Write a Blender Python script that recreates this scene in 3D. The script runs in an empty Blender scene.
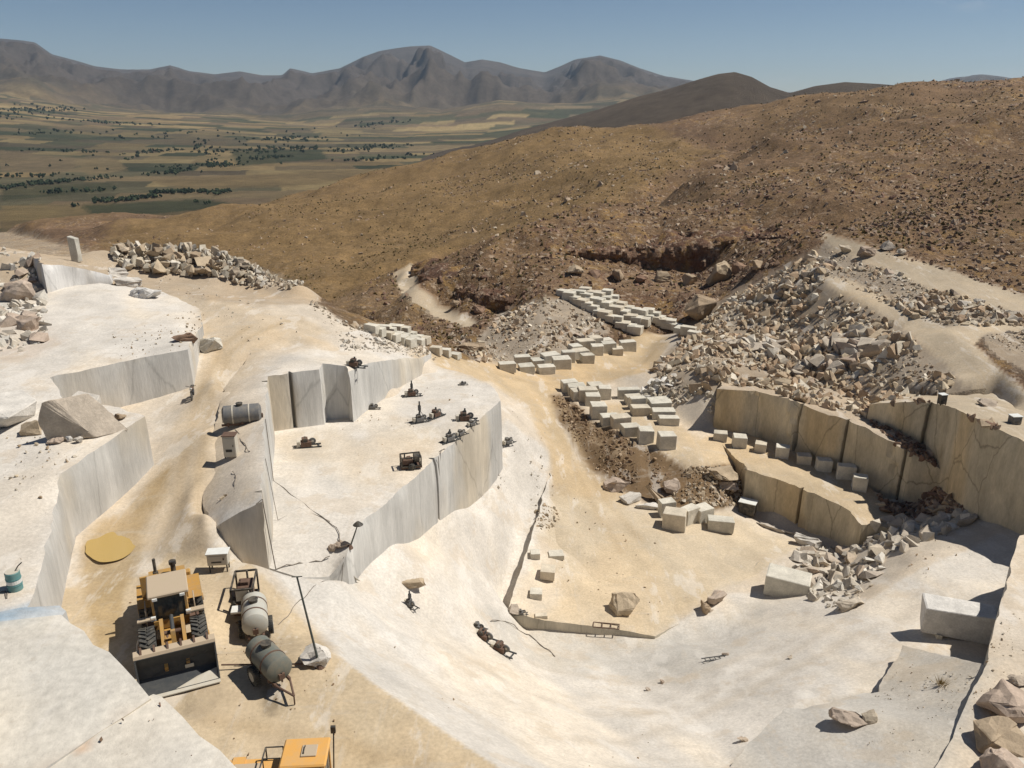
import bpy, bmesh, math, random
import numpy as np
from mathutils import Vector, Matrix
from mathutils.geometry import delaunay_2d_cdt

random.seed(7); rng = np.random.default_rng(7)
sc = bpy.context.scene
C = sc.collection

# ------------------------------------------------------------------ camera
FPX, CX, CY, HOR, CAMZ = 830.0, 512.0, 384.0, 92.0, 23.0
PIT = math.atan((CY-HOR)/FPX); SP, CP = math.sin(PIT), math.cos(PIT)
cam = bpy.data.cameras.new('camera'); camo = bpy.data.objects.new('camera', cam); C.objects.link(camo)
cam.sensor_width = 36; cam.lens = 36*FPX/1024; cam.clip_start = .3; cam.clip_end = 40000
camo.location = (0, 0, CAMZ); camo.rotation_euler = (math.pi/2-PIT, 0, 0)
sc.camera = camo

# ------------------------------------------------------------------ sky, sun, exposure
SUN_EL, SUN_AZ = math.radians(56), math.radians(11)      # azimuth measured from +X towards +Y
w = bpy.data.worlds.new('World'); sc.world = w; w.use_nodes = True
nt = w.node_tree; nt.nodes.clear()
N = lambda t, **k: _node(nt, t, k)
def _node(tree, t, k):
    n = tree.nodes.new(t)
    for a, b in k.items(): setattr(n, a, b)
    return n
sky = N('ShaderNodeTexSky', sky_type='NISHITA', sun_disc=False, sun_elevation=SUN_EL,
        sun_rotation=math.pi/2-SUN_AZ, altitude=2600, air_density=.9, dust_density=.15, ozone_density=2.2)
tc = N('ShaderNodeTexCoord'); mp = N('ShaderNodeMapping'); mp.inputs['Scale'].default_value = (2, 2, 6)
nz = N('ShaderNodeTexNoise'); nz.inputs['Scale'].default_value = 2.3; nz.inputs['Detail'].default_value = 9
nz.inputs['Roughness'].default_value = .62; nz.inputs['Distortion'].default_value = .5
mp.inputs['Location'].default_value = (3.1, .4, .2)
cr = N('ShaderNodeValToRGB'); cr.color_ramp.elements[0].position = .56; cr.color_ramp.elements[1].position = .78
cr.color_ramp.elements[1].color = (.6, .6, .6, 1)
mx = N('ShaderNodeMixRGB'); mx.inputs[2].default_value = (8.5, 8.9, 9.3, 1)
bg = N('ShaderNodeBackground'); bg.inputs['Strength'].default_value = .052
ow = N('ShaderNodeOutputWorld'); L = nt.links.new
L(tc.outputs['Generated'], mp.inputs[0]); L(mp.outputs[0], nz.inputs['Vector']); L(nz.outputs['Fac'], cr.inputs[0])
L(cr.outputs[0], mx.inputs[0]); L(sky.outputs[0], mx.inputs[1]); L(mx.outputs[0], bg.inputs[0]); L(bg.outputs[0], ow.inputs[0])
sl = bpy.data.lights.new('sun', 'SUN'); sl.energy = 4.6; sl.angle = math.radians(.53); sl.color = (1, .955, .88)
so = bpy.data.objects.new('sun', sl); C.objects.link(so)
sdir = Vector((math.cos(SUN_EL)*math.cos(SUN_AZ), math.cos(SUN_EL)*math.sin(SUN_AZ), math.sin(SUN_EL)))
so.rotation_euler = sdir.to_track_quat('Z', 'Y').to_euler()
so.location = (60, 30, 120)
vs = sc.view_settings; vs.view_transform = 'Standard'; vs.look = 'None'; vs.exposure = .22; vs.gamma = 1

# ------------------------------------------------------------------ pixel <-> place
def ray(px, py):
    a = (px-CX)/FPX; b = -(py-CY)/FPX
    return Vector((a, CP+b*SP, b*CP-SP))
def PZ(px, py, z):
    d = ray(px, py); t = (z-CAMZ)/d.z
    return Vector((d.x*t, d.y*t, z))
def PY(px, py, Y):
    d = ray(px, py); t = Y/d.y
    return Vector((d.x*t, Y, CAMZ+d.z*t))
def proj(x, y, z):
    dz = z-CAMZ; dep = np.maximum(y*CP-dz*SP, .01); up = y*SP+dz*CP
    return CX+FPX*x/dep, CY-FPX*up/dep

# ------------------------------------------------------------------ noise
def _h(ix, iy, s):
    n = (ix.astype(np.int64)*374761393+iy.astype(np.int64)*668265263+s*1442695041) & 0xffffffff
    n = ((n ^ (n >> 13))*1274126177) & 0xffffffff
    return ((n ^ (n >> 16)) & 0xffff)/65535.0
def noise(x, y, s=0):
    x = np.asarray(x, float); y = np.asarray(y, float)
    ix = np.floor(x); iy = np.floor(y); fx = x-ix; fy = y-iy
    fx = fx*fx*fx*(fx*(fx*6-15)+10); fy = fy*fy*fy*(fy*(fy*6-15)+10)
    a = _h(ix, iy, s); b = _h(ix+1, iy, s); c = _h(ix, iy+1, s); d = _h(ix+1, iy+1, s)
    return (a*(1-fx)+b*fx)*(1-fy)+(c*(1-fx)+d*fx)*fy
def fbm(x, y, s=0, o=4, g=.5):
    r = 0; a = 1; t = 0
    for i in range(o):
        r = r+a*(noise(x*2**i+17.3*i, y*2**i-9.1*i, s+i)-.5); t += a; a *= g
    return r/t*2
def ridged(x, y, s=0, o=5):
    r = 0; a = 1; t = 0
    for i in range(o):
        r = r+a*(1-np.abs(2*noise(x*2**i+3.7*i, y*2**i+8.1*i, s+i)-1)); t += a; a *= .5
    return r/t
def sstep(a, b, x):
    t = np.clip((x-a)/(b-a), 0, 1); return t*t*(3-2*t)

# ------------------------------------------------------------------ linear interpolation on scattered points
class Tri:
    def __init__(s, pts, edges=()):
        v, e, f, ov, oe, of = delaunay_2d_cdt([Vector((p[0], p[1])) for p in pts], list(edges), [], 0, 1e-5)
        s.v = np.array([(q.x, q.y) for q in v]); s.z = np.array([np.mean([pts[i][2] for i in o]) if o else 0. for o in ov])
        for i, o in enumerate(ov):
            if not o:
                d = [((p[0]-s.v[i][0])**2+(p[1]-s.v[i][1])**2, p[2]) for p in pts]; d.sort(); s.z[i] = d[0][1]
        s.f = [t for t in f if len(t) == 3]
    def __call__(s, x, y, fill=0.):
        x = np.asarray(x, float); y = np.asarray(y, float); out = np.full(x.shape, fill, float)
        for a, b, c in s.f:
            A, B, D = s.v[a], s.v[b], s.v[c]
            m = (x >= min(A[0], B[0], D[0])-1e-6) & (x <= max(A[0], B[0], D[0])+1e-6) & (y >= min(A[1], B[1], D[1])-1e-6) & (y <= max(A[1], B[1], D[1])+1e-6)
            if not m.any(): continue
            xs = x[m]; ys = y[m]
            den = (B[1]-D[1])*(A[0]-D[0])+(D[0]-B[0])*(A[1]-D[1])
            if abs(den) < 1e-9: continue
            l1 = ((B[1]-D[1])*(xs-D[0])+(D[0]-B[0])*(ys-D[1]))/den
            l2 = ((D[1]-A[1])*(xs-D[0])+(A[0]-D[0])*(ys-D[1]))/den
            l3 = 1-l1-l2; k = (l1 >= -1e-4) & (l2 >= -1e-4) & (l3 >= -1e-4)
            r = out[m]; r[k] = (l1*s.z[a]+l2*s.z[b]+l3*s.z[c])[k]; out[m] = r
        return out
def inpoly(x, y, poly):
    r = np.zeros(np.shape(x), bool); n = len(poly)
    for i in range(n):
        x1, y1 = poly[i][0], poly[i][1]; x2, y2 = poly[(i+1) % n][0], poly[(i+1) % n][1]
        if y1 == y2: continue
        r ^= ((y1 > y) != (y2 > y)) & (x < (x2-x1)*(y-y1)/(y2-y1)+x1)
    return r

# ------------------------------------------------------------------ materials
def mat(name):
    m = bpy.data.materials.new(name); m.use_nodes = True
    return m, m.node_tree, m.node_tree.nodes['Principled BSDF']
def noise_node(t, scale, detail=6, rough=.6, vec=None):
    n = t.nodes.new('ShaderNodeTexNoise'); n.inputs['Scale'].default_value = scale
    n.inputs['Detail'].default_value = detail; n.inputs['Roughness'].default_value = rough
    if vec is not None: t.links.new(vec, n.inputs['Vector'])
    return n
def ramp_node(t, fac, stops):
    r = t.nodes.new('ShaderNodeValToRGB'); e = r.color_ramp.elements
    while len(e) < len(stops): e.new(.5)
    for q, (p, c) in zip(e, stops):
        q.position = p; q.color = (*c, 1) if len(c) == 3 else (c[0], c[0], c[0], 1)
    t.links.new(fac, r.inputs[0]); return r
def mul_node(t, a, b, mode='MULTIPLY', fac=1.):
    m = t.nodes.new('ShaderNodeMixRGB'); m.blend_type = mode; m.inputs[0].default_value = fac
    for i, q in ((1, a), (2, b)):
        if isinstance(q, tuple): m.inputs[i].default_value = (*q, 1)
        else: t.links.new(q, m.inputs[i])
    return m
def pos_vec(t, scale=(1, 1, 1), obj=False):
    m = t.nodes.new('ShaderNodeMapping'); m.inputs['Scale'].default_value = scale
    if obj:
        g = t.nodes.new('ShaderNodeTexCoord'); t.links.new(g.outputs['Object'], m.inputs[0])
    else:
        g = t.nodes.new('ShaderNodeNewGeometry'); t.links.new(g.outputs['Position'], m.inputs[0])
    return m.outputs[0]
def bump(t, b, h, strength, dist):
    n = t.nodes.new('ShaderNodeBump'); n.inputs['Strength'].default_value = strength; n.inputs['Distance'].default_value = dist
    t.links.new(h, n.inputs['Height']); t.links.new(n.outputs[0], b.inputs['Normal'])
def V(c): return (c, )
def attr_mat(name, s1=(.10, .5), s2=(.9, .28), s3=(5., .25), bstr=.6, bdist=.12, rough=.95, stretch=(1, 1, 1)):
    """colour attribute x three scales of wear noise"""
    m, t, b = mat(name); a = t.nodes.new('ShaderNodeVertexColor'); a.layer_name = 'Col'
    v = pos_vec(t, stretch); col = a.outputs[0]; hs = []
    for sc_, amp in (s1, s2, s3):
        n = noise_node(t, sc_, 5, .62, v); r = ramp_node(t, n.outputs['Fac'], [(.28, V(1-amp)), (.72, V(1+amp*.45))])
        col = mul_node(t, col, r.outputs[0]).outputs[0]; hs.append(n)
    t.links.new(col, b.inputs['Base Color']); b.inputs['Roughness'].default_value = rough
    b.inputs['Specular IOR Level'].default_value = .15
    n = noise_node(t, 2.2, 8, .7, v); bump(t, b, n.outputs['Fac'], bstr, bdist)
    return m
M = {}
M['ground'] = attr_mat('dusty_ground', (.11, .12), (.7, .12), (6., .2), .55, .07)
def mingle(m, layers, alpha=False):
    """patches of other stuff with edges of their own, at several scales; alpha of the colour layer thins them"""
    t = m.node_tree; b = t.nodes['Principled BSDF']; c = b.inputs['Base Color'].links[0].from_socket
    al = next(n for n in t.nodes if n.type == 'VERTEX_COLOR').outputs['Alpha']
    for sc_, st, lo, hi, colr, amt in layers:
        n = noise_node(t, sc_, 7, .68, pos_vec(t, st)); n.noise_dimensions = '4D'; n.inputs['W'].default_value = sc_*13.7+amt
        r = ramp_node(t, n.outputs['Fac'], [(lo, V(0)), (hi, V(amt))]); fac = r.outputs[0]
        if alpha:
            q = t.nodes.new('ShaderNodeMath'); q.operation = 'MULTIPLY'; t.links.new(fac, q.inputs[0]); t.links.new(al, q.inputs[1]); fac = q.outputs[0]
        mm = t.nodes.new('ShaderNodeMixRGB'); t.links.new(fac, mm.inputs[0]); t.links.new(c, mm.inputs[1]); mm.inputs[2].default_value = (*colr, 1); c = mm.outputs[0]
    t.links.new(c, b.inputs['Base Color'])
O1 = (1, 1, 1)
mingle(M['ground'], [(.30, O1, .55, .60, (.45, .35, .235), .30), (.45, (1, .35, 1), .56, .61, (.66, .62, .56), .35), (.8, (.3, 1.2, 1), .56, .62, (.42, .375, .31), .25),
    (.5, (3.2, .35, 1), .57, .63, (.47, .41, .33), .30), (2.6, O1, .60, .66, (.40, .33, .25), .28), (9., O1, .66, .71, (.26, .21, .16), .55), (14., O1, .66, .72, (.72, .69, .64), .4)])
M['wall'] = attr_mat('sawn_rock_face', (.35, .20), (1.6, .16), (9., .12), .45, .08, .85, (1, 1, .16))
def add_cracks(m, scale, stretch, width, dark):
    """fine natural fissures in a rock face"""
    t = m.node_tree; b = t.nodes['Principled BSDF']; src = b.inputs['Base Color'].links[0].from_socket
    v = pos_vec(t, stretch); n = noise_node(t, 1.2, 4, .6, v); a = t.nodes.new('ShaderNodeVectorMath'); a.operation = 'ADD'
    q = t.nodes.new('ShaderNodeVectorMath'); q.operation = 'SCALE'; q.inputs['Scale'].default_value = .55
    t.links.new(n.outputs['Color'], q.inputs[0]); t.links.new(v, a.inputs[0]); t.links.new(q.outputs[0], a.inputs[1])
    vo = t.nodes.new('ShaderNodeTexVoronoi'); vo.feature = 'DISTANCE_TO_EDGE'; vo.inputs['Scale'].default_value = scale; t.links.new(a.outputs[0], vo.inputs['Vector'])
    r = ramp_node(t, vo.outputs['Distance'], [(0, V(dark)), (width, V(1.))]); c = mul_node(t, src, r.outputs[0]); t.links.new(c.outputs[0], b.inputs['Base Color'])
add_cracks(M['wall'], .16, (1, 1, .35), .010, .78)
M['tanwall'] = attr_mat('fissured_tan_face', (.30, .24), (1.3, .22), (7., .16), .6, .12, .9, (1, 1, .3))
add_cracks(M['tanwall'], .24, (1, 1, .5), .016, .6)
M['hill'] = attr_mat('dry_hillside', (.022, .18), (.2, .30), (1.3, .5), .9, .5)
def rock_mat(name, cols, bstr=.5):
    m, t, b = mat(name); oi = t.nodes.new('ShaderNodeObjectInfo')
    k = len(cols); r = ramp_node(t, oi.outputs['Random'], [((i+.5)/k, c) for i, c in enumerate(cols)])
    v = pos_vec(t); n = noise_node(t, 1.1, 6, .65, v); r2 = ramp_node(t, n.outputs['Fac'], [(.3, V(.74)), (.7, V(1.12))])
    n3 = noise_node(t, 9, 4, .6, v); r3 = ramp_node(t, n3.outputs['Fac'], [(.3, V(.86)), (.7, V(1.08))])
    c = mul_node(t, mul_node(t, r.outputs[0], r2.outputs[0]).outputs[0], r3.outputs[0])
    t.links.new(c.outputs[0], b.inputs['Base Color']); b.inputs['Roughness'].default_value = .9
    b.inputs['Specular IOR Level'].default_value = .2
    n2 = noise_node(t, 4, 6, .65, v); bump(t, b, n2.outputs['Fac'], bstr, .1); return m
M['boulder'] = rock_mat('fractured_limestone', [(.50, .43, .34), (.42, .34, .26), (.58, .53, .45), (.38, .29, .22), (.53, .45, .34), (.46, .39, .31)])
M['white_rock'] = rock_mat('white_marble_rock', [(.60, .56, .50), (.54, .49, .42), (.64, .61, .56)])
M['tan_rock'] = rock_mat('tan_rock', [(.40, .31, .21), (.45, .36, .25), (.36, .27, .18)])
M['rust_rock'] = rock_mat('rusty_rock', [(.26, .16, .105), (.31, .205, .14)])
M['pink_rock'] = rock_mat('pinkish_rock', [(.46, .36, .28), (.42, .34, .27)])
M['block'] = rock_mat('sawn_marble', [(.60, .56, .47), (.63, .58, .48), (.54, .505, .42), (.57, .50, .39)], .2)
M['block_grey'] = rock_mat('pale_sawn_marble', [(.52, .49, .42), (.57, .53, .45)], .2)  # greyer tone of sawn marble, for the grey slabs and block
M['rubble'] = attr_mat('rubble_stone', (.3, .12), (1.5, .2), (7., .2), .4, .06)
def paint(name, col, rough=.5, metal=0., wear=.35, dust=(.42, .34, .23), spec=.3):
    m, t, b = mat(name); v = pos_vec(t, obj=True); n = noise_node(t, 2.6, 7, .7, v)
    r = ramp_node(t, n.outputs['Fac'], [(.42, V(0)), (.72, V(wear))])
    mm = t.nodes.new('ShaderNodeMixRGB'); t.links.new(r.outputs[0], mm.inputs[0])
    mm.inputs[1].default_value = (*col, 1); mm.inputs[2].default_value = (*dust, 1)
    t.links.new(mm.outputs[0], b.inputs['Base Color']); b.inputs['Roughness'].default_value = rough
    b.inputs['Metallic'].default_value = metal; b.inputs['Specular IOR Level'].default_value = spec
    return m
M['yellow'] = paint('dusty_yellow_paint', (.42, .235, .06), .6, 0, .75, (.30, .22, .14))
M['orange'] = paint('orange_paint', (.62, .33, .09), .5, 0, .4)
M['cream'] = paint('cream_paint', (.43, .34, .24), .75, 0, .7)
M['steel'] = paint('worn_steel', (.05, .053, .055), .65, .1, .3, (.16, .145, .12))
M['dark'] = paint('dark_machine', (.035, .033, .03), .6, 0, .35)
mingle(M['hill'], [(.30, O1, .52, .60, (.31, .19, .072), .8), (.22, O1, .56, .64, (.15, .078, .05), .7), (.7, O1, .55, .62, (.43, .33, .235), .75), (.5, O1, .57, .64, (.07, .042, .028), .75), (1.8, O1, .57, .66, (.50, .41, .31), .7), (1.3, O1, .57, .66, (.06, .04, .027), .65)], True)
M['rubber'] = paint('dusty_rubber', (.045, .045, .043), .85, 0, .6, (.25, .22, .17))
M['glass'] = paint('cab_glass', (.03, .04, .045), .12, 0, .15, spec=.6)
M['grey'] = paint('dark_grey_tank', (.13, .13, .13), .55, 0, .35)
M['green'] = paint('faded_green_tank', (.13, .14, .12), .6, 0, .7, (.24, .19, .13))
M['tankw'] = paint('pale_grey_tank', (.42, .41, .36), .55, 0, .4)
M['brownsteel'] = paint('rusty_steel', (.11, .065, .045), .8, 0, .5, (.2, .14, .1))
M['cabinet'] = paint('cream_metal', (.50, .46, .38), .6, 0, .4)
M['teal'] = paint('teal_barrel', (.10, .24, .24), .6, 0, .3)
M['white'] = paint('white_paint', (.66, .66, .62), .5, 0, .3)
M['pole'] = paint('dark_pole', (.05, .06, .055), .6, 0, .2)
M['cable'] = paint('grey_cable', (.16, .14, .12), .8, 0, .4)
M['blue'] = paint('blue_canvas', (.20, .33, .42), .8, 0, .3)

# ------------------------------------------------------------------ object helpers
def link(name, me, m=None, parent=None, **pr):
    o = bpy.data.objects.new(name, me); C.objects.link(o)
    if m is not None and me is not None and not me.materials: me.materials.append(m)
    if parent is not None: o.parent = parent
    for k, v in pr.items(): o[k] = v
    return o
def empty(name, loc, rz=0., **pr):
    o = bpy.data.objects.new(name, None); C.objects.link(o); o.location = loc; o.rotation_euler[2] = rz
    o.empty_display_size = .3
    for k, v in pr.items(): o[k] = v
    return o
def pymesh(name, v, f, col=None, smooth=False):
    me = bpy.data.meshes.new(name); v = np.asarray(v, np.float32); f = np.asarray(f, np.int32)
    k = f.shape[1]; me.vertices.add(len(v)); me.vertices.foreach_set('co', v.ravel())
    me.loops.add(f.size); me.loops.foreach_set('vertex_index', f.ravel())
    me.polygons.add(len(f)); me.polygons.foreach_set('loop_start', np.arange(len(f), dtype=np.int32)*k)
    me.polygons.foreach_set('loop_total', np.full(len(f), k, np.int32))
    me.polygons.foreach_set('use_smooth', np.full(len(f), smooth, bool))
    me.update(calc_edges=True)
    if col is not None:
        a = me.color_attributes.new('Col', 'FLOAT_COLOR', 'POINT')
        c = np.ones((len(v), 4), np.float32); col = np.asarray(col); c[:, :col.shape[1]] = col; a.data.foreach_set('color', c.ravel())
    me.validate(); return me

# ================================================================== TERRAIN
# control points: (px, py, z) or (px, py, Y, 'Y') ; distances follow from the level or the usual size of what stands there
Z = lambda px, py, z: tuple(PZ(px, py, z))
YY = lambda px, py, Y: tuple(PY(px, py, Y))
ctrl = [Z(*a) for a in [
 # loader floor and the haul road climbing away
 (178,660,0),(100,560,0),(120,700,0),(230,560,0),(300,700,0),(230,760,0),(400,760,0),(60,640,0),(150,560,.1),
 (170,520,.5),(120,510,.4),(150,470,.8),(190,480,1.5),(150,440,.9),(160,420,.9),(210,440,2),(196,462,1.75),(205,430,1.95),(194,490,1.5),(215,388,2.1),(240,440,1.5),(232,470,1.5),(245,415,1.5),(200,525,1.3),(206,508,2.1),(207,530,1.5),(190,510,1.3),
 (193,397,1.3),(160,400,1.0),(110,405,.9),(215,370,1.7),(245,385,2.4),(250,350,2.5),(215,335,2.8),(260,320,3.0),(310,300,2.3),(200,300,3.4),(240,300,3.2),
 (330,345,2.2),(300,352,2.3),(350,345,1.0),(405,353,-1.6),(440,362,-4.2),
 # tan edge and white dip slope
 (252,563,0),(330,650,0),(420,715,0),(500,768,0),(560,800,0),
 (266,567,-.75),(290,575,-1.25),(318,578,-1.7),(335,580,-2.2),(300,595,-1.7),(357,580,-4.6),(362,600,-4.6),(340,630,-2.2),(400,640,-4.4),(450,690,-4.8),(550,755,-4.4),(620,768,-5.6),
 (440,590,-7.6),(420,570,-6.2),(470,640,-9.6),(560,690,-12.2),(640,700,-12.6),
 (452,512,-7.4),(502,472,-9.3),(510,440,-8.2),(508,418,-6.6),(525,465,-10.3),(495,520,-10.6),(475,560,-11.0),(498,600,-15.2),(530,640,-15.2),(600,648,-15.2),(650,648,-15.0),(512,560,-14.3),(528,500,-12.3),
 (700,640,-14.9),(760,605,-14.2),(700,720,-10),(650,768,-7.2),(740,768,-7.5),(800,660,-10.6),(850,612,-10.8),(920,560,-9.6),(1000,530,-9.1),(900,640,-9),(960,650,-8.6),(800,700,-8.4),(880,690,-8.2),(960,760,-8),
 (1060,560,-8.8),(1100,640,-8.6),
 # yellow lower floor
 (560,460,-11.6),(580,500,-13.2),(600,560,-14.3),(560,600,-14.6),(640,600,-14.5),(700,570,-14.7),(690,530,-14.5),(750,552,-15.2),(640,520,-14),(752,514,-15.9),(805,533,-16),(842,552,-15.8),(778,530,-15.9),(590,490,-13.2),(615,500,-13.8),
 (840,575,-13.8),(880,560,-11.6),(900,535,-10.8),
 # road to the depot, depot, terrace
 (470,366,-6.4),(500,380,-8.4),(530,400,-9.9),(545,430,-10.8),(480,360,-7.6),(520,374,-9.6),(560,385,-11),(600,375,-11.2),(640,360,-11.4),(650,345,-11.4),(665,335,-11.2),(570,400,-11.1),(600,418,-11.3),(620,425,-11.3),(660,445,-11.4),(690,455,-11.5),(640,400,-11.3),
 (700,430,-11.6),(725,440,-11.7),(905,522,-12.6),(880,505,-12.6),(915,505,-12.5),(700,462,-11.6),(925,524,-11.8),
 # foot of the brown bank between the terrace and the road
 (556,408,-11.3),(565,425,-11.4),(583,452,-12.2),(605,480,-13.4),(640,500,-13.9),(700,505,-14.2),(735,508,-15.2),
 # under the terrace
 (735,440,-12.6),(790,462,-13),(850,494,-13.4),(770,480,-13.5),(830,500,-14),
 (985,505,-9.0),(1030,515,-9),(958,500,-9.6),(940,520,-10.6),
 # right hand plateau in the foreground
 (1000,620,-8.6),(1100,760,-8),(1200,600,-8),
]]
ctrl += [YY(*a) for a in [
 # rubble slope, roads and berm on the right
 (720,365,90),(660,372,97),(700,350,100),(690,330,113),(720,300,124),(780,335,103),(800,375,91),(760,290,117),(820,258,119),(850,390,83),(900,385,79),(860,340,91),(930,380,75),
 (830,285,105),(880,310,95),(950,335,84),(1000,370,75),(1030,400,68),(820,272,112),(905,345,85),(960,395,71),(990,405,68),
 (860,272,109),(900,288,101),(960,312,91),(1020,325,86),(830,238,123),(900,262,110),(960,285,100),(1024,310,91),(1000,345,81),(1040,360,77),
 (900,222,126),(1000,258,110),(1040,280,102),(800,235,128),(960,205,145),(1024,200,160),(850,195,165),(1024,150,235),(900,160,225),(820,200,160),
 # heap and bluffs behind the depot
 (520,362,105),(560,352,107),(540,330,113),(545,300,124),(580,298,127),(500,325,118),(480,345,113),(640,322,121),(690,332,119),(610,345,113),(470,335,117),
 (455,322,129),(425,302,144),(400,280,164),(408,265,180),(430,330,126),(400,320,131),(370,310,137),(395,345,117),(440,345,115),(350,300,142),(340,325,120),
 (445,311,137),(500,316,133),(432,268,142),(470,262,142),(480,285,138),(540,290,133),(560,276,137),(640,283,140),(700,287,138),(660,300,129),(600,290,134),(730,280,137),
 (560,262,150),(640,276,152),(700,268,152),(560,250,151),(640,247,154),(720,240,153),(780,245,140),(790,235,146),
 (500,240,156),(560,220,173),(620,208,188),(700,170,236),(760,150,268),(820,135,300),(720,200,190),(780,190,190),(650,225,170),
 (900,118,340),(980,112,330),(1040,105,330),(900,82,440),(1000,79,430),(1060,76,430),(800,90,455),(860,100,400),(950,95,390),(720,102,470),
 (640,115,480),(560,132,500),(480,147,520),(420,160,520),(350,178,520),(300,193,500),
 (300,282,205),(200,246,270),(110,242,310),(350,262,235),(400,225,300),(300,225,330),(460,225,290),(540,190,330),(620,160,370),(700,135,400),(450,185,400),(200,225,400),(250,215,400),(60,240,380),
 (390,262,215),(470,232,245),(560,205,265),(640,185,290),(380,300,165),(330,292,180),
 # left knoll behind the bench
 (0,245,92),(60,256,95),(110,268,94),(30,262,86),(20,250,92),(150,262,98),(210,258,101),(250,275,98),(290,295,95),(60,285,84),(150,290,86),(80,262,92),
 (-60,240,90),(-150,230,95),(-300,225,100),
]]
for a in [(415,262,172),(470,246,156),(500,240,156),(560,220,173),(620,208,188),(660,190,212),(700,170,236),(760,150,268),(820,135,300)]:
    d = ray(a[0], a[1]); Yh = a[2]*1.2; ctrl.append((d.x/d.y*Yh, Yh, CAMZ+d.z/d.y*Yh-7.))
# world-space anchors: hidden far sides, ground under the benches, and off-frame rims
ctrl += [(-60,20,2),(-60,45,2),(-75,70,3),(-40,60,1.5),(-34,50,1),(-36,40,1),(-34,75,2.5),(-40,90,3),(-25,12,0),(-12,10,0),(0,8,0),(0,16,0),(-7,24,0),(8,14,-5),(15,10,-7),(22,22,-8),(40,20,-8),(60,30,-8),(60,55,-8),
 (-13.6,40.5,-3),(-14.4,44,-3),(-15.2,48,-3),(-16.2,51,-3.2),(-17.3,54,-3.4),(-18.6,58,-4),(-19.5,61,-4),(-18,64,-4),(-14,46,-3),(-10,58,-4),(-14,64,-4),(-6,70,-6),(-3,76,-5),(-16,56,-3),(-22,66,1),(-9,48,-4),
 (50,62,-3),(60,75,-2),(70,95,0),(90,120,4),(110,150,8),(140,250,16),(200,330,26),(340,420,32),(420,450,33),(80,70,-3),(60,45,-5),(120,90,2),(150,160,8),
 (38.5,75,-9),(33,82,-9),(29,88,-8.6),(42,71,-9),
 (-60,120,-14),(-45,125,-18),(-30,130,-20),(-90,130,-14),(-150,130,-8),(-200,200,-25),(-100,200,-28),(-60,180,-26),(-60,150,-24),(-120,260,-30),(-260,300,-36),
 (-420,460,-60),(-200,460,-42),(-420,600,-90),(-200,620,-75),(-60,640,-60),(60,640,-42),(150,620,-20),(260,600,0),(340,600,10),(420,620,14),(600,600,20),
 (-700,700,-110),(-300,800,-108),(-100,800,-100),(0,800,-85),(120,800,-60),(260,800,-40),(400,800,-25),(560,800,-15),(700,800,-10),(-900,800,-110),
 (-250,120,-4),(-200,60,4),(-120,40,4),(-80,5,3),(100,5,-8),(100,40,-6),(200,60,2),(300,200,20),(-30,5,2),(0,3,0),(30,3,-8),(600,400,40),(-600,400,-50),(-400,200,-20)]
GT = Tri(ctrl)

NU, NV = 600, 620
UMAX, Y0, Y1, YA = .95, 5.0, 800.0, 22.0
uu = np.linspace(-UMAX, UMAX, NU); vv = Y0*(Y1/Y0)**np.linspace(0, 1, NV)
GY, GU = np.meshgrid(vv, uu, indexing='ij'); GX = GU*(GY+YA)
GZ = GT(GX, GY, -20.)
def blur(a, n):
    for _ in range(n):
        b = np.pad(a, 1, mode='edge'); a = (b[1:-1, :-2]+b[1:-1, 2:]+b[:-2, 1:-1]+b[2:, 1:-1]+2*a)/6
    return a
s1 = blur(GZ, 3); s2 = blur(GZ, 60)
kfar = sstep(240, 340, GY); GZ = s1*(1-kfar)+s2*kfar

# ---- painted zones, outlined on the ground (traced by pixel, they lie on the surface)
GPX, GPY = proj(GX, GY, GZ)
def _jit(X, Yw, n=5):
    return [((fbm(X*.35+31*i, Yw*.35, 50+i, 3)*2.2+(i-n/2)*.12), fbm(X*.35, Yw*.35+13*i, 70+i, 3)*1.3) for i in range(n)]
GJ = _jit(GX, GY)
def zone(poly, jit=4., J=None, px=None, py=None):
    """soft coverage 0..1 of a traced outline on the ground"""
    J = GJ if J is None else J; px = GPX if px is None else px; py = GPY if py is None else py
    xs = [q[0] for q in poly]; ys = [q[1] for q in poly]; e = jit*3+2
    m = (px > min(xs)-e) & (px < max(xs)+e) & (py > min(ys)-e) & (py < max(ys)+e)
    r = np.zeros(np.shape(px)); pm = px[m]; qm = py[m]; c = np.zeros(pm.shape)
    for jx, jy in J: c += inpoly(pm+jit*jx[m], qm+jit*jy[m], poly)
    r[m] = c/len(J); return r
WHITE = np.array((.625,.575,.505)); DUST = np.array((.575,.495,.395)); ROAD = np.array((.50,.375,.225)); YEL = np.array((.555,.455,.32))
BROWN = np.array((.195,.122,.072)); GOLD = np.array((.255,.165,.075)); DARKB = np.array((.15,.085,.055)); REDB = np.array((.23,.145,.078)); EARTH = np.array((.235,.155,.085))
GREYR = np.array((.43,.355,.27)); TRACK = np.array((.49,.40,.285)); GREYW = np.array((.52,.485,.43)); SAND = np.array((.525,.415,.275)); KNOLL = np.array((.44,.35,.25))
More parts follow.
